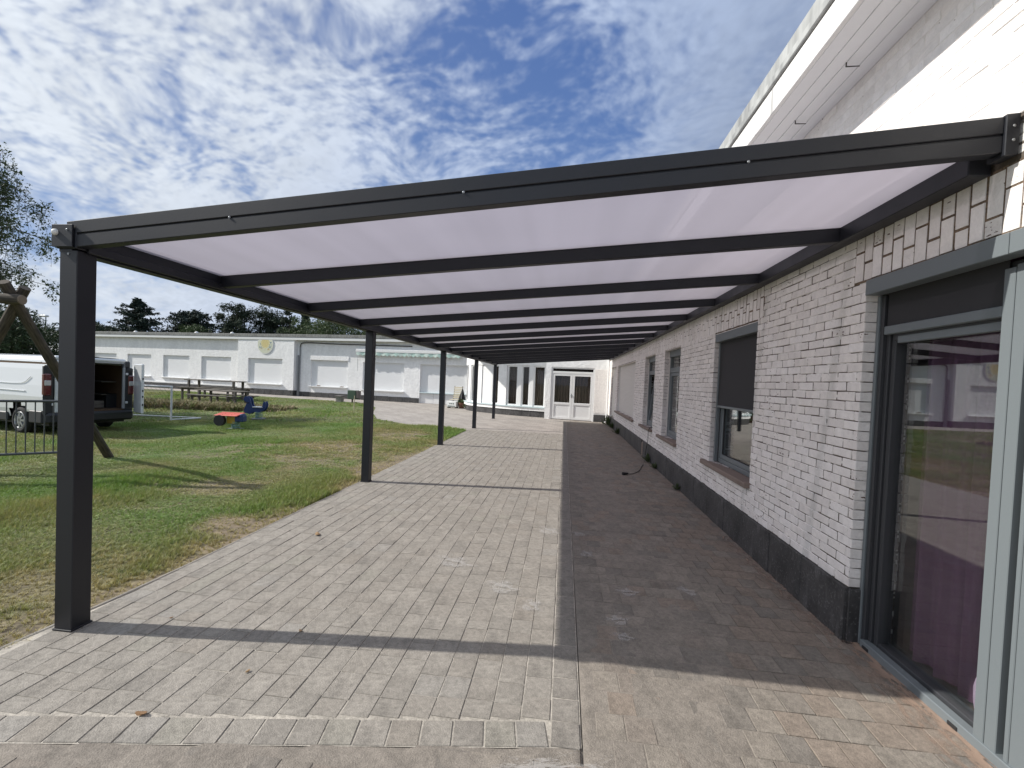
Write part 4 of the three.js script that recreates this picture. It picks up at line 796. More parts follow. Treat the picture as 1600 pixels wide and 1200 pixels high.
// ---------------------------------------------------------------- the entrance wing: curved window bay and double doors
const Q0 = [1.89, 0, -19.95];
const wing = thing('entrance_wing', 'white wing with a curved window bay and double doors at the end of the terrace', 'building', Q0, TURN);
{
  obj('wall', merge([box(-0.61, 0.02, -0.1, 3.7, -0.28, 0), box(-2.52, -0.61, 2.31, 3.7, -0.28, 0), box(-2.76, -2.52, -0.1, 3.7, -0.28, 0.0), box(-8, 3, 3.7, 3.85, -9, 0.10), box(0.02, 3, -0.1, 3.7, -0.28, -0.02)]), M.plaster, wing);
  // painted brick beside the doors
  const g = cbox(-0.5, 0.5, -0.029, 0.029, -0.02, 0.006, 0.004, 'z', 0.002), bl = [];
  for (let k = 0; k < 30; k++) for (let s = -0.60, i = 0; s < 0.0; i++) { const L = Math.min(i === 0 && k % 2 ? 0.1 : 0.208, -s); if (L > 0.02) { const b = g.clone(); b.scale(L - 0.007, 1, 1); b.translate(s + L / 2, 0.36 + k * 0.0637 + 0.032, 0.006); uvBox(b, R() * 3, R() * 3); bl.push(b); } s += Math.max(L, 0.02); }
  stuff(obj('wall_brick', merge(bl), M.bricks[1], wing));
  obj('plinth_tile', cbox(-0.59, 0.0, -0.05, 0.31, -0.02, 0.03, 0.006), M.slate, wing);
  const doors = part('double_door', wing);
  obj('frame', merge([cbox(-2.52, -2.45, 0, 2.31, -0.10, -0.02, 0.006), cbox(-0.68, -0.61, 0, 2.31, -0.10, -0.02, 0.006), cbox(-2.45, -0.68, 2.25, 2.31, -0.10, -0.02, 0.006), cbox(-2.45, -0.68, 2.03, 2.13, -0.10, -0.02, 0.006)]), M.pvc, doors);
  obj('transom_pane', box(-2.45, -0.68, 2.13, 2.25, -0.075, -0.065), M.darkGlass, doors);
  for (const [a, b] of [[-2.45, -1.57], [-1.565, -0.68]]) {
    obj('leaf', merge([cbox(a, a + 0.10, 0.02, 2.03, -0.095, -0.03, 0.006), cbox(b - 0.10, b, 0.02, 2.03, -0.095, -0.03, 0.006), cbox(a + 0.1, b - 0.1, 1.93, 2.03, -0.095, -0.03, 0.006), cbox(a + 0.1, b - 0.1, 0.66, 0.76, -0.095, -0.03, 0.006), cbox(a + 0.1, b - 0.1, 0.02, 0.12, -0.095, -0.03, 0.006), cbox(a + 0.1, b - 0.1, 0.12, 0.66, -0.085, -0.055, 0.004)]), M.pvc, doors);
    obj('pane', raw([a + 0.1, 0.76, -0.06, b - 0.1, 0.76, -0.06, b - 0.1, 1.93, -0.06, a + 0.1, 0.76, -0.06, b - 0.1, 1.93, -0.06, a + 0.1, 1.93, -0.06]), M.glassPlain, doors);
  }
  obj('handle', merge([cbox(-1.61, -1.58, 0.98, 1.16, -0.03, -0.02, 0.004), cbox(-1.63, -1.52, 1.06, 1.085, -0.02, 0.02, 0.006)]), M.galv, doors);
  const drape = (pts, y0, y1) => { const C = []; for (let i = 0; i < pts.length - 1; i++) { const [xa, za] = pts[i], [xb, zb] = pts[i + 1]; C.push(xa, y0, za, xb, y0, zb, xb, y1, zb, xa, y0, za, xb, y1, zb, xa, y1, za); } return raw(C); };
  const cp = []; for (let i = 0; i <= 160; i++) cp.push([mix(-2.5, -0.62, i / 160), -0.22 + 0.03 * Math.sin(i * 0.55)]);
  obj('curtain', drape(cp, 0.1, 2.3), M.curtainDark, doors);
  obj('downpipe', merge([rod([-0.03, 0.02, 0.055], [-0.03, 3.6, 0.055], 0.042, 0.042, 12), rod([-0.03, 0.02, 0.055], [-0.10, 0.0, 0.10], 0.042, 0.042, 12)]), M.pvc, wing);
  // the bay: a curved wall laid out along its base line
  const base = [[-5.3, -24.4], [-4.75, -23.1], [-3.7, -22.2], [-2.7, -21.55], [-1.46, -21.1], [-0.68, -20.87]];
  const inv = ([x, z]) => { const v = new THREE.Vector3(x - Q0[0], 0, z - Q0[2]).applyAxisAngle(new THREE.Vector3(0, 1, 0), -TURN); return new THREE.Vector3(v.x, 0, v.z); };
  const curve = new THREE.CatmullRomCurve3(base.map(inv)); const LEN = 6.13;
  const at = (l, out) => { const t = Math.max(0, Math.min(1, l / LEN)), p = curve.getPointAt(t), d = curve.getTangentAt(t); return [p.x - d.z * out, p.z + d.x * out]; };
  function seg(l0, l1, y0, y1, o0, o1, n = Math.max(1, Math.ceil((l1 - l0) / 0.12))) { // curved bar
    const out = [], q = (A, B, C, D) => out.push(...A, ...B, ...C, ...A, ...C, ...D);
    for (let i = 0; i < n; i++) {
      const a = mix(l0, l1, i / n), b = mix(l0, l1, (i + 1) / n), [ax, az] = at(a, o1), [bx, bz] = at(b, o1), [cx, cz] = at(a, o0), [dx, dz] = at(b, o0);
      q([ax, y0, az], [bx, y0, bz], [bx, y1, bz], [ax, y1, az]); q([cx, y0, cz], [cx, y1, cz], [dx, y1, dz], [dx, y0, dz]);
      q([ax, y1, az], [bx, y1, bz], [dx, y1, dz], [cx, y1, cz]); q([ax, y0, az], [cx, y0, cz], [dx, y0, dz], [bx, y0, bz]);
      if (i === 0) q([ax, y0, az], [ax, y1, az], [cx, y1, cz], [cx, y0, cz]); if (i === n - 1) q([bx, y0, bz], [dx, y0, dz], [dx, y1, dz], [bx, y1, bz]);
    }
    return raw(out);
  }
  obj('bay_wall', merge([seg(0, LEN, -0.1, 0.43, -0.25, 0), seg(0, LEN, 2.36, 3.7, -0.25, 0), seg(0, LEN, 0.28, 0.42, 0, 0.06), seg(5.93, LEN, 0.43, 2.36, -0.25, 0)]), M.plaster, wing);
  for (let l = 0.02; l < LEN - 0.1; l += 0.44) obj('plinth_tile', seg(l, Math.min(l + 0.43, LEN - 0.02), -0.05, 0.285 + rnd(-0.006, 0.006), 0.0, 0.025), M.slate, wing);
  obj('sill', seg(0.05, 5.95, 0.42, 0.465, -0.1, 0.11), M.sillBlue, wing);
  obj('pillar', merge([seg(0.80, 1.28, 0.43, 2.36, -0.2, -0.02), seg(1.97, 2.28, 0.43, 2.36, -0.16, -0.03), seg(3.47, 3.95, 0.43, 2.36, -0.2, -0.01)]), M.plaster, wing);
  obj('insulated_panel', seg(2.30, 2.95, 0.47, 2.34, -0.14, -0.07), M.pvc, wing);
  const panes = [[0.1, 0.78], [1.30, 1.95], [2.97, 3.46], [3.97, 4.55], [4.74, 5.16], [5.34, 5.92]];
  for (const [a, b] of panes) {
    const w = part('window', wing);
    obj('frame', merge([seg(a, a + 0.06, 0.465, 2.36, -0.15, -0.06), seg(b - 0.06, b, 0.465, 2.36, -0.15, -0.06), seg(a + 0.06, b - 0.06, 0.465, 0.53, -0.15, -0.06), seg(a + 0.06, b - 0.06, 2.29, 2.36, -0.15, -0.06)]), M.pvc, w);
    const A = at(a + 0.06, -0.1), B = at(b - 0.06, -0.1);
    obj('pane', raw([A[0], 0.53, A[1], B[0], 0.53, B[1], B[0], 2.29, B[1], A[0], 0.53, A[1], B[0], 2.29, B[1], A[0], 2.29, A[1]]), M.glassPlain, w);
    const pts = []; for (let i = 0; i <= 60; i++) { const l = mix(a - 0.1, b + 0.1, i / 60), q = at(l, -0.33 + 0.03 * Math.sin(i * 0.75)); pts.push(q); }
    obj('curtain', drape(pts, 0.3, 2.5), M.curtainDark, w);
  }
  obj('mullion', merge([seg(4.55, 4.74, 0.465, 2.36, -0.17, -0.03), seg(5.16, 5.34, 0.465, 2.36, -0.17, -0.03)]), M.pvc, wing);
  obj('room_lining', merge([seg(-0.0, LEN, -0.1, 3.6, -2.3, -2.2), box(-2.76, 3, -0.1, 3.6, -2.3, -2.2), seg(0, LEN, 2.6, 2.7, -2.2, -0.25)]), M.roomWall, wing);
}

// ---------------------------------------------------------------- vehicles and play things on the lawn
{ // white delivery van, its rear to the terrace
  const v = thing('delivery_van', 'white delivery van parked on the lawn with one rear door open', 'van', [-12.15, -0.20, -10.55], -0.2);
  // own axes: x to the rear, z to the near (left) side; the rear face at x = 0
  const prof = (k) => { // body section half outline (z, y), k widens the waist
    return [[0.93, 0.42], [0.975, 0.62], [0.985, 0.95], [0.965, 1.22], [0.915, 1.62], [0.86, 1.84], [0.77, 1.93], [0.55, 1.965], [0, 1.975]].map(([z, y]) => [z * k, y]);
  };
  const side = (s, x0, x1, pts, cut) => { const out = []; const n = 30; for (let i = 0; i < n; i++) for (let j = 0; j < pts.length - 1; j++) { const a = mix(x0, x1, i / n), b = mix(x0, x1, (i + 1) / n); const f = (x, p) => { const t = Math.max(0, (-x - 3.2) / 1.9); let y = p[1], z = p[0] * (1 - 0.10 * t * t); if (y > 0.95) y = 0.95 + (y - 0.95) * (1 - 0.92 * sstep(0.05, 0.85, t)); return [x, y, s * z]; }; if (cut(a, b, (pts[j][1] + pts[j + 1][1]) / 2)) continue; out.push(...f(a, pts[j]), ...f(b, pts[j]), ...f(b, pts[j + 1]), ...f(a, pts[j]), ...f(b, pts[j + 1]), ...f(a, pts[j + 1])); } const g = raw(out); return g; };
  const arch = (a, b, y) => y < 0.86 && [-0.98, -4.05].some((c) => { const xm = (a + b) / 2; return Math.hypot(xm - c, (y - 0.34)) < 0.43; });
  const fine = (p) => { const o = []; for (let i = 0; i < p.length - 1; i++) for (let k = 0; k < 4; k++) o.push([mix(p[i][0], p[i + 1][0], k / 4), mix(p[i][1], p[i + 1][1], k / 4)]); o.push(p[p.length - 1]); return o; };
  const sec = fine(prof(1)).slice(0);
  obj('body', merge([side(1, -5.0, -0.03, sec, arch), side(-1, -5.0, -0.03, sec, arch), box(-5.05, -4.95, 0.42, 0.98, -0.85, 0.85)]), M.vanWhite, v);
  // pressed panel line along the side
  obj('side_rib', merge([tube([[-2.9, 1.27, 0.972], [-1.1, 1.25, 0.975], [-0.75, 1.29, 0.972], [-0.55, 1.42, 0.955]], 0.008, 30, 6), tube([[-2.9, 1.08, 0.989], [-0.7, 1.07, 0.989]], 0.010, 10, 6), tube([[-2.9, 1.80, 0.880], [-0.3, 1.79, 0.880]], 0.010, 10, 6)]), M.vanWhite, v);
  obj('sill_cladding', merge([cbox(-3.6, -1.42, 0.30, 0.52, 0.90, 0.985, 0.02), cbox(-0.56, -0.05, 0.30, 0.62, 0.88, 0.99, 0.03), cbox(-0.56, -0.05, 0.30, 0.62, -0.99, -0.88, 0.03), cbox(-3.6, -1.42, 0.30, 0.52, -0.985, -0.90, 0.02)]), M.vanPlastic, v);
  obj('rear_bumper', merge([cbox(-0.30, 0.09, 0.30, 0.56, -0.95, 0.95, 0.05)]), M.vanPlastic, v);
  // rear corner posts with tall lamp clusters
  for (const s of [1, -1]) {
    const z0 = s > 0 ? 0.77 : -0.975, z1 = s > 0 ? 0.975 : -0.77;
    const post = obj('rear_pillar', merge([cbox(-0.10, 0.005, 0.50, 1.72, z0, z1, 0.03), cbox(-0.09, 0.0, 1.70, 1.90, s > 0 ? 0.70 : -0.90, s > 0 ? 0.90 : -0.70, 0.03)]), M.vanPlastic, v);
    const tl = part('tail_light', v);
    obj('red_lens', cbox(-0.09, 0.03, 0.98, 1.52, s > 0 ? 0.83 : -0.985, s > 0 ? 0.985 : -0.83, 0.03), M.lampRed, tl);
    obj('clear_lens', cbox(-0.05, 0.036, 1.22, 1.36, s > 0 ? 0.85 : -0.975, s > 0 ? 0.975 : -0.85, 0.015), M.lampClear, tl);
    obj('hinge', merge([cbox(0.0, 0.03, 1.52, 1.58, s * 0.80 - 0.03, s * 0.80 + 0.03, 0.008), cbox(0.0, 0.03, 0.74, 0.80, s * 0.80 - 0.03, s * 0.80 + 0.03, 0.008)]), M.vanWhite, v);
  }
  obj('roof_rear_edge', cbox(-0.12, 0.02, 1.86, 1.95, -0.78, 0.78, 0.03), M.vanWhite, v);
  // near door closed, far door swung open
  const d1 = part('rear_door', v); d1.userData.label = 'closed near rear door with the number plate';
  obj('door_skin', merge([cbox(-0.03, 0.025, 0.56, 1.86, 0.0, 0.77, 0.02), cbox(0.02, 0.034, 1.02, 1.16, 0.05, 0.72, 0.01)]), M.vanWhite, d1);
  obj('door_window', cbox(0.02, 0.031, 1.24, 1.74, 0.10, 0.66, 0.01), M.darkGlass, d1);
  obj('number_plate', cbox(0.025, 0.036, 0.74, 0.86, 0.10, 0.62, 0.004), M.plate, d1);
  const d2 = part('rear_door', v); d2.position.set(0.05, 0, -0.985); d2.rotation.y = 1.22; d2.userData.label = 'open far rear door seen almost edge on';
  obj('door_skin', merge([cbox(-0.035, 0.025, 0.50, 1.84, 0.02, 0.78, 0.02)]), M.vanWhite, d2);
  obj('latch', merge([0.72, 0.94, 1.10, 1.42].map((y) => cbox(-0.02, 0.008, y, y + 0.05, 0.775, 0.80, 0.004))), M.vanPlastic, d2);
  // cargo space
  obj('cargo_lining', merge([box(-2.8, -0.05, 0.56, 0.60, -0.88, 0.88), box(-2.8, -0.08, 0.60, 1.78, -0.885, -0.87), box(-2.8, -0.08, 0.60, 1.78, 0.87, 0.885), box(-2.84, -2.8, 0.5, 1.9, -0.88, 0.88)]), M.plywood, v);
  obj('door_surround', merge([cbox(-0.06, 0.0, 0.60, 1.86, -0.775, -0.72, 0.01), cbox(-0.06, 0.0, 1.82, 1.88, -0.775, 0.0, 0.01)]), mat(0.35, 0.36, 0.37, 0.4), v);
  obj('tool_rack', merge([cbox(-2.0, -0.5, 0.95, 0.98, -0.86, -0.50, 0.005), cbox(-2.0, -0.5, 1.30, 1.33, -0.86, -0.50, 0.005), cbox(-1.9, -0.9, 0.60, 0.86, -0.5, 0.1, 0.02), cbox(-0.8, -0.45, 0.60, 0.80, -0.55, -0.15, 0.02)]), M.greyWood, v);
  for (const [x, s] of [[-0.98, 1], [-0.98, -1], [-4.05, 1], [-4.05, -1]]) {
    const w = part('wheel', v), z = s * 0.86;
    obj('tyre', smoothG(new THREE.TorusGeometry(0.255, 0.085, 14, 36).scale(1, 1, 1.25)).translate(x, 0.335, z), M.tyre, w);
    const sp = [smoothG(new THREE.CylinderGeometry(0.19, 0.19, 0.14, 28).rotateX(Math.PI / 2)).translate(x, 0.335, z), smoothG(new THREE.TorusGeometry(0.2, 0.018, 8, 30)).translate(x, 0.335, z + s * 0.08)];
    for (let k = 0; k < 8; k++) sp.push(flat(new THREE.BoxGeometry(0.05, 0.19, 0.03).translate(0, 0.1, 0).rotateZ(k * 0.785)).translate(x, 0.335, z + s * 0.085));
    obj('rim', merge(sp), M.rim, w);
  }
  obj('wheel_housing', merge([box(-1.46, -0.5, 0.44, 0.98, 0.62, 0.885), box(-1.46, -0.5, 0.44, 0.98, -0.885, -0.62)].map((g) => g.translate(0, 0, 0))), M.vanPlastic, v);
  obj('underbody', box(-4.9, -0.1, 0.24, 0.44, -0.82, 0.82), M.vanPlastic, v);
  obj('windscreen', merge([raw([-4.55, 1.02, -0.80, -4.55, 1.02, 0.80, -3.75, 1.80, 0.68, -4.55, 1.02, -0.80, -3.75, 1.80, 0.68, -3.75, 1.80, -0.68])]), M.darkGlass, v);
}
{ // steel crowd barrier
  const b = thing('crowd_barrier', 'dark steel crowd barrier standing on the lawn before the van', 'barrier', [-8.45, -0.16, -6.38], Math.atan2(0.40, 0.455));
  // own x runs along the barrier, from the far end back to the camera side
  obj('rail', merge([tube([[0.56, 1.12, 0], [-1.75, 1.12, 0]], 0.021, 2, 10), tube([[0.56, 0.28, 0], [-1.75, 0.28, 0]], 0.021, 2, 10), tube([[0.56, 1.12, 0], [0.56, 0.02, 0]], 0.021, 2, 10), tube([[-1.75, 1.12, 0], [-1.75, 0.02, 0]], 0.021, 2, 10)]), M.barrier, b);
  for (let k = 0; k < 21; k++) { const x = 0.48 - k * 0.106; obj('bar', rod([x, 0.28, 0], [x, 1.12, 0], 0.0085, 0.0085, 8), M.barrier, b); }
  for (const x of [0.5, -1.5]) obj('foot', tube([[x, 0.03, -0.3], [x, 0.06, -0.1], [x, 0.28, 0], [x, 0.06, 0.1], [x, 0.03, 0.3]], 0.018, 20, 8), M.barrier, b);
}
{ // timber swing frame
  const s = thing('log_swing_frame', 'weathered round timber swing frame at the left edge of the lawn', 'swing frame', [-8.3, -0.12, -7.55]);
  const T = (g) => g.translate(8.3, 0.12, 7.55);
  const log = (a, b, r0, r1) => { const g = new THREE.CylinderGeometry(r1, r0, 1, 18, 12).toNonIndexed(), p = g.attributes.position; for (let i = 0; i < p.count; i++) { const y = p.getY(i), k = 1 + 0.10 * (fbm(y * 5 + r0 * 90, Math.atan2(p.getZ(i), p.getX(i)) * 0.6 + 4, 3) - 0.5); p.setX(i, p.getX(i) * k); p.setZ(i, p.getZ(i) * k); } const A = new THREE.Vector3(...a), B = new THREE.Vector3(...b), d = B.clone().sub(A), L = d.length(); g.scale(1, L, 1); const uv = g.attributes.uv; for (let i = 0; i < uv.count; i++) uv.setXY(i, uv.getX(i) * 0.8, uv.getY(i) * L); g.applyQuaternion(new THREE.Quaternion().setFromUnitVectors(new THREE.Vector3(0, 1, 0), d.normalize())); g.translate((A.x + B.x) / 2, (A.y + B.y) / 2, (A.z + B.z) / 2); g.computeVertexNormals(); return g; };
  obj('leg', T(log([-8.26, -0.2, -7.55], [-7.62, 2.66, -5.42], 0.068, 0.062)), M.log, s);
  obj('leg', T(log([-9.5, -0.2, -5.75], [-7.55, 2.62, -5.62], 0.068, 0.062)), M.log, s);
  const beam = obj('top_beam', T(log([-7.42, 2.43, -5.48], [-11.0, 2.52, -4.75], 0.068, 0.072)), M.log, s);
  obj('beam_end', T(rod([-7.405, 2.43, -5.484], [-7.42, 2.43, -5.481], 0.064, 0.066, 18)), M.logEnd, beam);
  obj('leg', T(log([-11.3, -0.3, -7.0], [-10.7, 2.66, -4.75], 0.068, 0.062)), M.log, s);
  obj('leg', T(log([-12.6, -0.3, -4.9], [-10.6, 2.62, -4.9], 0.068, 0.062)), M.log, s);
}
{ // small goal
  const g = thing('goal_frame', 'small white tubular goal with a thin net on the lawn', 'goal', [-13.02, -0.19, -13.9], 0.06);
  obj('goalpost', merge([rod([0, 0, 0], [0, 1.13, 0], 0.03, 0.03, 10), rod([-2.4, 0, 0], [-2.4, 1.13, 0], 0.03, 0.03, 10)]), M.sillWhite, g);
  obj('crossbar', rod([-2.43, 1.13, 0], [0.03, 1.13, 0], 0.03, 0.03, 10), M.sillWhite, g);
  obj('ground_bar', merge([tube([[0, 0.03, 0], [0.25, 0.03, -0.5], [0.35, 0.03, -0.9]], 0.022, 10, 8), tube([[-2.4, 0.03, 0], [-2.3, 0.03, -0.9]], 0.022, 8, 8), rod([0.35, 0.03, -0.9], [-2.3, 0.03, -0.9], 0.02, 0.02, 8)]), M.sillWhite, g);
  const net = []; for (let i = 0; i <= 16; i++) net.push(rod([-2.4 + i * 0.15, 1.1, 0], [-2.3 + i * 0.155, 0.03, -0.9], 0.003, 0.003, 4)); for (let j = 1; j < 8; j++) net.push(rod([-2.39, 1.1 - j * 0.134, -j * 0.1125], [0.04 * j, 1.1 - j * 0.134, -j * 0.1125], 0.003, 0.003, 4));
  obj('net', merge(net), M.greyWood, g);
}
function picnicTable(pos, turn, label, L, h) {
  const t = thing('picnic_table', label, 'picnic table', pos, turn, 'weathered wooden tables by the far wall');
  const board = (name, x0, x1, y, z0, z1) => obj(name, cbox(x0, x1, y, y + 0.05, z0, z1, 0.006, '', 0.008), M.greyWood, t);
  for (let i = 0; i < 5; i++) board('table_board', -L / 2, L / 2, h, -0.37 + i * 0.15, -0.37 + i * 0.15 + 0.138);
  for (const s of [-1, 1]) for (let i = 0; i < 2; i++) board('bench_board', -L / 2, L / 2, h * 0.58, s * 0.72 - 0.14 + i * 0.145, s * 0.72 - 0.14 + i * 0.145 + 0.135);
  for (const x of [-L / 2 + 0.3, L / 2 - 0.3]) { for (const s of [-1, 1]) obj('leg', cbox(x - 0.05, x + 0.05, -0.1, h, s * 0.34 - 0.05, s * 0.34 + 0.05, 0.006), M.greyWood, t); obj('cross_beam', cbox(x - 0.04, x + 0.04, h * 0.58 - 0.1, h * 0.58, -0.86, 0.86, 0.006), M.greyWood, t); for (const s of [-1, 1]) obj('bench_leg', cbox(x - 0.045, x + 0.045, -0.1, h * 0.58 - 0.1, s * 0.74 - 0.045, s * 0.74 + 0.045, 0.006), M.greyWood, t); }
  return t;
}
picnicTable([-19.3, -0.06, -23.5], -0.05, 'grey wooden picnic table, the higher one at the back by the far wall', 3.4, 0.97);
picnicTable([-17.35, -0.09, -21.6], -0.12, 'grey wooden picnic table, the lower one in front by the dry grass', 2.8, 0.56);
function springG(x, y0, y1, z, r) { const pts = []; for (let i = 0; i <= 90; i++) { const t = i / 90, a = t * 6.28 * 5; pts.push([x + Math.cos(a) * r, y0 + (y1 - y0) * t, z + Math.sin(a) * r]); } return tube(pts, 0.017, 160, 6); }
{ // spring rider like a small plane with an orange red wing
  const r = thing('spring_rider', 'spring rocker with a flat orange red board and dark round front on the lawn', 'spring rider', [-9.55, -0.13, -12.35], 0.05);
  obj('spring', springG(0.06, 0, 0.24, 0, 0.10), M.spring, r);
  const wingG = cbox(-0.46, 0.24, 0.40, 0.425, -0.16, 0.22, 0.01); { const p = wingG.attributes.position; for (let i = 0; i < p.count; i++) p.setY(i, p.getY(i) + 0.08 * Math.abs(p.getX(i) + 0.13) ** 1.4 - p.getZ(i) * 0.18); wingG.computeVertexNormals(); }
  obj('wing_board', wingG, M.red, r);
  obj('bolt', merge([-0.25, 0.03].flatMap((x) => [0, 0.14].map((z) => new THREE.SphereGeometry(0.018, 8, 6).translate(x, 0.432 - z * 0.18, z)))), M.black, r);
  obj('nose', smoothG(new THREE.CylinderGeometry(0.155, 0.16, 0.10, 24).rotateX(Math.PI / 2)).translate(-0.28, 0.25, 0.20), M.black, r);
  obj('side_panel', merge([cbox(-0.14, 0.10, 0.16, 0.42, 0.08, 0.11, 0.008), cbox(-0.14, 0.10, 0.16, 0.42, -0.12, -0.09, 0.008)]), M.yellow, r);
  obj('seat', merge([cbox(0.06, 0.34, 0.22, 0.40, -0.10, 0.10, 0.02), cbox(0.24, 0.32, 0.30, 0.45, -0.08, 0.12, 0.02)]), M.blue, r);
  obj('base_plate', cbox(-0.12, 0.24, -0.02, 0.02, -0.16, 0.16, 0.005), M.galv, r);
}
{ // blue animal shaped spring rider
  const r = thing('spring_rider', 'blue animal shaped spring rocker with a pale seat near the path', 'spring rider', [-10.95, -0.12, -15.25], 0.1);
  obj('spring', springG(0.12, 0, 0.26, 0, 0.11), M.spring, r);
  const sh = new THREE.Shape(); sh.moveTo(-0.36, 0.20); sh.bezierCurveTo(-0.40, 0.40, -0.24, 0.50, -0.30, 0.60); sh.bezierCurveTo(-0.42, 0.62, -0.42, 0.76, -0.30, 0.78); sh.bezierCurveTo(-0.16, 0.78, -0.14, 0.62, -0.12, 0.50); sh.bezierCurveTo(-0.06, 0.36, 0.10, 0.36, 0.24, 0.38); sh.bezierCurveTo(0.30, 0.42, 0.28, 0.56, 0.34, 0.62); sh.bezierCurveTo(0.42, 0.60, 0.42, 0.44, 0.36, 0.36); sh.bezierCurveTo(0.30, 0.24, 0.1, 0.22, -0.06, 0.24); sh.lineTo(-0.16, 0.16); sh.lineTo(-0.36, 0.20);
  for (const z of [-0.09, 0.06]) obj('side_panel', flat(new THREE.ExtrudeGeometry(sh, { depth: 0.03, bevelEnabled: true, bevelSize: 0.006, bevelThickness: 0.006, bevelSegments: 1, curveSegments: 8 })).translate(0, 0, z), M.blue, r);
  obj('seat', cbox(-0.06, 0.30, 0.40, 0.43, -0.14, 0.14, 0.01), M.sillWhite, r);
  obj('hand_bar', rod([-0.22, 0.56, -0.2], [-0.22, 0.56, 0.2], 0.016, 0.016, 8), M.black, r);
  obj('base_plate', cbox(-0.06, 0.30, -0.02, 0.02, -0.16, 0.16, 0.005), M.galv, r);
}
{ // bins, stake, chair and planters by the far wall
  const b = thing('litter_bin', 'dark green litter bin on a post at the edge of the lawn', 'bin', [-11.7, 0, -24.45], -0.1);
  obj('bin_body', merge([cbox(-0.26, 0.24, 0.22, 0.72, -0.2, 0.2, 0.02)]), M.green, b); obj('post', rod([-0.2, -0.1, -0.22], [-0.2, 0.62, -0.22], 0.05, 0.05, 8), M.greyWood, b); obj('side_board', cbox(0.25, 0.36, 0.30, 0.70, -0.18, 0.18, 0.01), mat(0.16, 0.14, 0.13, 0.8), b);
  const c = thing('concrete_planter', 'small grey concrete planter left of the green bin', 'planter', [-12.75, 0, -24.95], -0.1);
  { const g = new THREE.CylinderGeometry(0.25, 0.20, 0.36, 4, 1).rotateY(Math.PI / 4).translate(0, 0.14, 0); obj('pot', flat(g), M.concrete, c); obj('rim', cbox(-0.21, 0.21, 0.30, 0.36, -0.21, 0.21, 0.01), mat(0.16, 0.15, 0.14, 0.9), c); }
  tag(obj('wooden_stake', rod([-9.52, -0.05, -19.97], [-9.50, 0.64, -19.97], 0.022, 0.018, 7), mat(0.48, 0.42, 0.30, 0.9)), 'thin pale wooden stake upright in the lawn corner', 'stake');
  const ch = thing('slatted_chair', 'white slatted folding chair beside the curved window bay', 'chair', [-5.95, 0, -25.2], -0.25);
  for (let i = 0; i < 7; i++) obj('back_slat', cbox(-0.25, 0.25, 0.52 + i * 0.095, 0.585 + i * 0.095, -0.02 - i * 0.02, 0.0 - i * 0.02, 0.004), M.cream, ch);
  obj('back_frame', merge([rod([-0.25, 0, 0.05], [-0.25, 1.2, -0.16], 0.02, 0.02, 8), rod([0.25, 0, 0.05], [0.25, 1.2, -0.16], 0.02, 0.02, 8)]), M.greyWood, ch);
  for (let i = 0; i < 4; i++) obj('seat_slat', cbox(-0.25, 0.25, 0.44, 0.465, 0.02 + i * 0.11, 0.11 + i * 0.11, 0.004), M.cream, ch);
  for (const x of [-0.24, 0.24]) obj('leg', rod([x, 0, 0.42], [x, 0.45, 0.40], 0.02, 0.02, 8), M.sillWhite, ch);
  { const g = new THREE.ConeGeometry(0.27, 1.0, 16, 14).toNonIndexed(), p = g.attributes.position; for (let i = 0; i < p.count; i++) { const a = Math.atan2(p.getZ(i), p.getX(i)), y = p.getY(i), k = 1 + 0.28 * Math.sin(a * 5 + y * 2) + 0.3 * (fbm(a + 3, y * 4 + 2, 3) - 0.5); p.setX(i, p.getX(i) * k); p.setZ(i, p.getZ(i) * k * 0.7); } const o = obj('dark_cover', flat(g), M.black); o.position.set(-5.60, 0.62, -24.95); tag(o, 'dark cloth cover draped to a point beside the white slatted chair', 'cover'); }
  const pl = thing('painted_planter', 'white planter box with green painted motif in front of the slatted chair', 'planter', [-6.0, 0, -24.6], -0.25);
  obj('planter_box', merge([cbox(-0.32, 0.24, 0.06, 0.36, -0.18, 0.18, 0.01)]), M.sillWhite, pl);
  obj('green_motif', merge([cbox(-0.26, 0.18, 0.09, 0.13, 0.18, 0.188, 0.002), ...[-0.12, -0.02, 0.08].map((x) => cbox(x - 0.03, x + 0.03, 0.21, 0.27, 0.18, 0.188, 0.002))]), M.green, pl);
  obj('foot', merge([cbox(-0.3, -0.24, 0, 0.06, -0.15, 0.15, 0.004), cbox(0.16, 0.22, 0, 0.06, -0.15, 0.15, 0.004)]), M.greyWood, pl);
  const pot = thing('clay_pot', 'brown clay pot standing next to the painted planter box', 'pot', [-5.55, 0, -24.62]);
  obj('pot_body', smoothG(new THREE.LatheGeometry([[0.02, 0], [0.13, 0], [0.17, 0.26], [0.19, 0.30], [0.17, 0.31], [0.15, 0.28]].map(([a, b2]) => new THREE.Vector2(a, b2)), 20)), M.brownPot, pot);
  const pp = obj('pot_plant', leafTuft(50, 0.03, 0.16, 91), weedMat, pot); pp.position.y = 0.26;
  const sh2 = obj('shrub', leafTuft(90, 0.04, 0.28, 93), weedMat); sh2.position.set(-5.05, 0, -24.1); tag(sh2, 'small leafy shrub at the foot of the curved bay', 'shrub');
}
// street lamp far behind
{ const l = thing('street_lamp', 'distant street lamp rising above the low roof at the left', 'street lamp', [-67.8, -0.4, -52.8]);
  obj('pole', rod([0, 0, 0], [0, 7.9, 0], 0.10, 0.06, 10), M.galv, l); obj('lamp_head', merge([cbox(-0.95, 0.25, 7.85, 8.1, -0.25, 0.25, 0.08)]), M.sillWhite, l); }

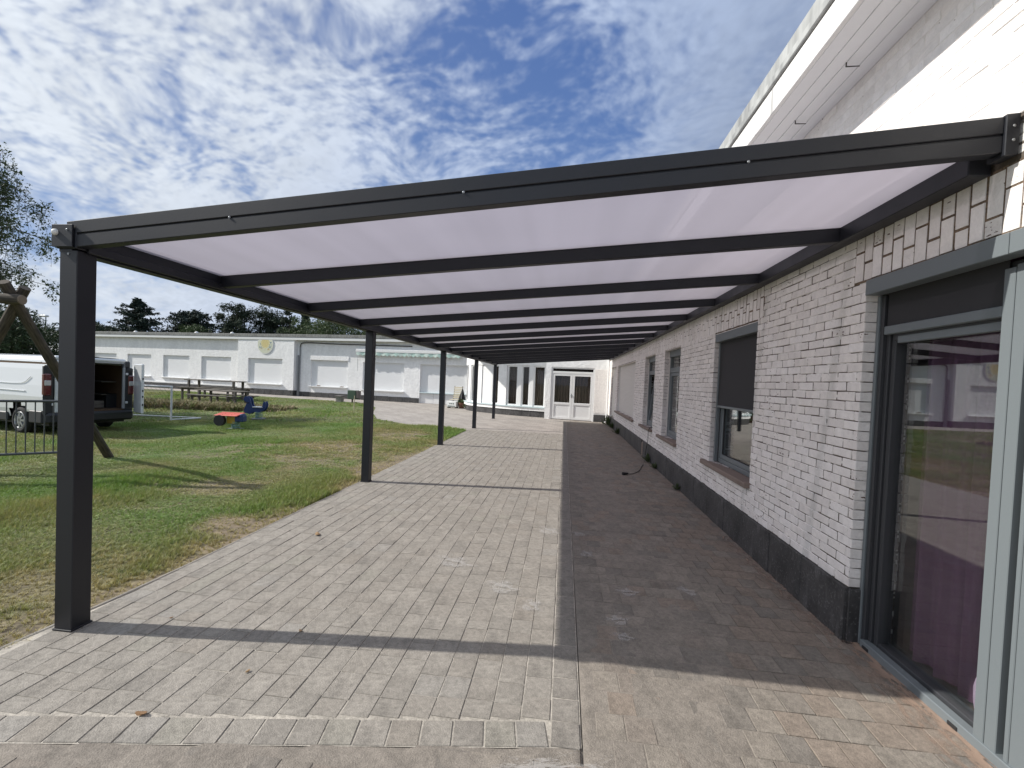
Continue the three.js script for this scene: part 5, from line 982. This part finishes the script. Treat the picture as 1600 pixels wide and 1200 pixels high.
// ---------------------------------------------------------------- trees
function leaves(list, n, spread, size, r, flatK = 1) {   // little faces strewn round points [x, y, z, radius]
  const P = [];
  for (const [x, y, z, rad] of list) for (let i = 0; i < n; i++) {
    const u = r() * 2 - 1, a = r() * 6.28, q = Math.cbrt(0.15 + 0.85 * r()) * rad * spread, s = Math.sqrt(1 - u * u);
    const cx = x + q * s * Math.cos(a), cy = y + q * u * flatK, cz = z + q * s * Math.sin(a), k = size * (0.5 + r());
    const e1 = [r() - 0.5, r() - 0.5, r() - 0.5], e2 = [r() - 0.5, r() - 0.5, r() - 0.5];
    P.push(cx, cy, cz, cx + e1[0] * 2 * k, cy + e1[1] * 2 * k, cz + e1[2] * 2 * k, cx + e2[0] * 2 * k, cy + e2[1] * 2 * k, cz + e2[2] * 2 * k);
  }
  return P;
}
const leafMats = { pine: mat(0.026, 0.042, 0.020, 0.85), spruce: mat(0.022, 0.040, 0.027, 0.85), cedar: mat(0.028, 0.045, 0.034, 0.85), oak: mat(0.052, 0.085, 0.022, 0.8, { physical: true, transmission: 0.2, thickness: 0 }), birch: mat(0.058, 0.088, 0.030, 0.8, { physical: true, transmission: 0.3, thickness: 0 }), hedge: mat(0.035, 0.058, 0.020, 0.85) };
function makeTree(kind, label, pos, h, rad, seed, opt = {}) {
  const r = rng(seed), t = thing(opt.name || 'tree', label, 'tree', pos, 0, opt.group), nodes = [], limbs = [];
  const th = h * (opt.trunk ?? 0.95);
  limbs.push(rod([0, 0, 0], [0.2 * (r() - 0.5), th, 0.2 * (r() - 0.5)], h * 0.022, h * 0.005, 8));
  if (kind === 'conifer') {
    for (let k = 0; k < 26; k++) {
      const f = k / 26, y = mix(h * (opt.low ?? 0.25), h * 0.97, f), m = Math.max(3, Math.round(7 * (1 - f * 0.6)));
      for (let i = 0; i < m; i++) {
        const a = r() * 6.28, L = rad * 1.15 * (1 - f) * (0.5 + 0.6 * r()) + 0.2, dy = L * (0.05 + 0.2 * r()), ex = Math.cos(a) * L, ez = Math.sin(a) * L;
        limbs.push(rod([0, y, 0], [ex, y + dy, ez], 0.05, 0.015, 4));
        for (let q = 1; q <= 7; q++) { const s = q / 7, w = 0.17 + 0.16 * (1 - s); nodes.push([ex * s, y + dy * s - 0.12 * w, ez * s, w]); }
      }
    }
    obj('crown', raw(leaves(nodes, opt.n ?? 16, 1, 0.2, r, 0.6)), opt.mat, t);
  } else if (kind === 'layered') {
    for (let k = 0; k < 17; k++) {
      const f = k / 17, y = mix(h * 0.2, h * 0.97, f), m = 7;
      for (let i = 0; i < m; i++) {
        const a = r() * 6.28, L = rad * Math.sqrt(1 - f * 0.93) * (0.5 + 0.55 * r()), ex = Math.cos(a) * L, ez = Math.sin(a) * L, dy = 0.25 * L * r();
        limbs.push(rod([0, y - 0.4, 0], [ex, y + dy, ez], 0.07, 0.02, 4));
        for (let q = 2; q <= 8; q++) { const s = q / 8; nodes.push([ex * s + (r() - 0.5) * 0.5, y + dy * s, ez * s + (r() - 0.5) * 0.5, 0.5]); }
      }
    }
    obj('crown', raw(leaves(nodes, opt.n ?? 24, 1, 0.22, r, 0.4)), opt.mat, t);
  } else {
    const m = opt.clumps ?? 46;
    for (let i = 0; i < m; i++) {
      const u = mix(-0.55, 1, r()), a = r() * 6.28, s = Math.sqrt(Math.max(0, 1 - u * u)), q = 0.45 + 0.55 * r();
      const x = Math.cos(a) * s * rad * q, z = Math.sin(a) * s * rad * q, y = h * (opt.mid ?? 0.62) + u * h * (opt.tall ?? 0.36) * q, w = rad * (0.16 + 0.16 * r());
      limbs.push(rod([0, th * (0.35 + 0.3 * r()), 0], [x, y, z], 0.06, 0.02, 4));
      nodes.push([x, y, z, w]); for (let j = 0; j < 4; j++) nodes.push([x + (r() - 0.5) * 2.2 * w, y + (r() - 0.5) * 1.5 * w, z + (r() - 0.5) * 2.2 * w, w * 0.6]);
    }
    obj('crown', raw(leaves(nodes, opt.n ?? 90, 1, opt.size ?? 0.15, r, 0.8)), opt.mat, t);
  }
  obj('trunk', merge(limbs), M.log, t);
  return t;
}
const GB = 'trees beyond the low roof';
makeTree('conifer', 'open pointed conifer, tallest at the left behind the roof', [-51.5, -0.4, -49.8], 10.4, 6.2, 301, { mat: leafMats.spruce, group: GB, name: 'conifer_tree', n: 20 });
makeTree('layered', 'broad cedar with flat layers right of the pointed conifer', [-44.8, -0.4, -50.4], 9.0, 5.2, 302, { mat: leafMats.cedar, group: GB, name: 'cedar_tree' });
makeTree('round', 'dense dark pine with domed top, left of the pine group', [-38.6, -0.4, -51.2], 10.1, 3.0, 303, { mat: leafMats.pine, group: GB, name: 'pine_tree', clumps: 60, n: 80 });
makeTree('round', 'dark pine in the middle of the pine group', [-35.9, -0.4, -53.5], 10.2, 2.5, 304, { mat: leafMats.pine, group: GB, name: 'pine_tree', clumps: 54, n: 80 });
makeTree('round', 'shorter dark pine at the right of the pine group', [-33.2, -0.4, -51.9], 9.0, 2.0, 305, { mat: leafMats.pine, group: GB, name: 'pine_tree', clumps: 44, n: 80 });
makeTree('conifer', 'slim dark conifer just right of the pine group', [-31.6, -0.4, -52.5], 9.5, 1.7, 306, { mat: leafMats.spruce, group: GB, name: 'conifer_tree', n: 20 });
makeTree('round', 'broad leafy tree behind the roof beside the canopy beam', [-27.2, -0.4, -50.5], 9.0, 4.6, 307, { mat: leafMats.oak, group: GB, name: 'leafy_tree', clumps: 80, n: 110, size: 0.13 });
makeTree('round', 'rounded leafy tree behind the roof, mostly hidden by the canopy', [-20.4, -0.4, -51.5], 8.8, 4.4, 308, { mat: leafMats.oak, group: GB, name: 'leafy_tree', clumps: 70, n: 100, size: 0.13 });
makeTree('round', 'low bush top showing over the roof left of the pointed conifer', [-56.8, -0.4, -49.5], 6.9, 3.0, 309, { mat: leafMats.hedge, group: GB, name: 'leafy_tree', clumps: 50, n: 70 });
makeTree('round', 'low leafy bush over the roof between cedar and pines', [-41.6, -0.4, -48.0], 6.6, 2.6, 310, { mat: leafMats.oak, group: GB, name: 'leafy_tree', clumps: 40, n: 70 });
makeTree('round', 'tree top beyond the street lamp at far left', [-62.0, -0.4, -44.0], 7.8, 4.0, 311, { mat: leafMats.hedge, group: GB, name: 'leafy_tree', clumps: 50, n: 70 });
makeTree('round', 'dark bush behind the white van at the left edge', [-26.6, -0.35, -18.2], 4.4, 2.9, 312, { mat: leafMats.hedge, name: 'bush', clumps: 70, n: 120, mid: 0.5, tall: 0.5, size: 0.09 });
{ // drooping birch at the left edge
  const r = rng(411), t = thing('birch_tree', 'birch tree with fine drooping twigs at the left edge', 'tree', [-21.4, -0.35, -13.4]);
  const limbs = [rod([0, 0, 0], [0.3, 9.6, -0.2], 0.20, 0.06, 10)], P = [];
  for (let b = 0; b < 70; b++) {
    const y = mix(4.6, 9.8, r()), a = r() * 6.28, L = mix(1.5, 3.3, r()) * (y > 8 ? 0.7 : 1), ex = Math.cos(a) * L, ez = Math.sin(a) * L;
    limbs.push(rod([0.15, y - 0.5, -0.1], [ex * 0.55, y + 0.35, ez * 0.55], 0.035, 0.016, 5), rod([ex * 0.55, y + 0.35, ez * 0.55], [ex, y + 0.1, ez], 0.016, 0.006, 4));
    for (let k = 0; k < 9; k++) {
      const s = 0.35 + 0.65 * r(), sx = ex * s, sz = ez * s, sy = y + 0.25 * s, len = 0.35 + 0.75 * r();
      limbs.push(rod([sx, sy, sz], [sx + (r() - 0.5) * 0.3, sy - len, sz + (r() - 0.5) * 0.3], 0.008, 0.004, 3));
      const nodes = []; for (let q = 0; q < 6; q++) nodes.push([sx + (r() - 0.5) * 0.35, sy - len * q / 6, sz + (r() - 0.5) * 0.35, 0.20]);
      P.push(...leaves(nodes, 14, 1, 0.07, r));
    }
  }
  obj('crown', raw(P), leafMats.birch, t); obj('trunk', merge(limbs), M.log, t);
}
// fallen leaves and crumbs on the paving
{
  const leafM = [mat(0.20, 0.115, 0.055, 0.9), mat(0.26, 0.17, 0.09, 0.9), mat(0.14, 0.09, 0.05, 0.9)];
  const spots = [[-1.86, -1.86, 0.028, 'dry curled brown leaf on the front course of pavers'], [-1.60, -2.22, 0.016, 'small brown leaf fragment near the skewed paver border'], [-1.55, -2.63, 0.016, 'small brown leaf in front of the post shadow'], [-2.42, -2.62, 0.012, 'dark crumb close to the nearest post foot'], [-2.36, -4.25, 0.045, 'flat tan leaf on the paving near the lawn edge']];
  spots.forEach(([x, z, s, l], i) => { const g = new THREE.SphereGeometry(1, 10, 6); const p = g.attributes.position; for (let k = 0; k < p.count; k++) p.setXYZ(k, p.getX(k) * s, 0.004 + (p.getY(k) * 0.16 + 0.2 * p.getX(k) ** 2) * s * 0.9 + s * 0.12, p.getZ(k) * s * 0.45 * (1 + 0.4 * Math.sin(k))); const o = obj('dry_leaf', flat(g), leafM[i % 3]); o.position.set(x, 0.0, z); o.rotation.y = i * 1.3; tag(o, l, 'leaf', 'dry leaves on the paving'); });
}
renderer.render(scene, camera);
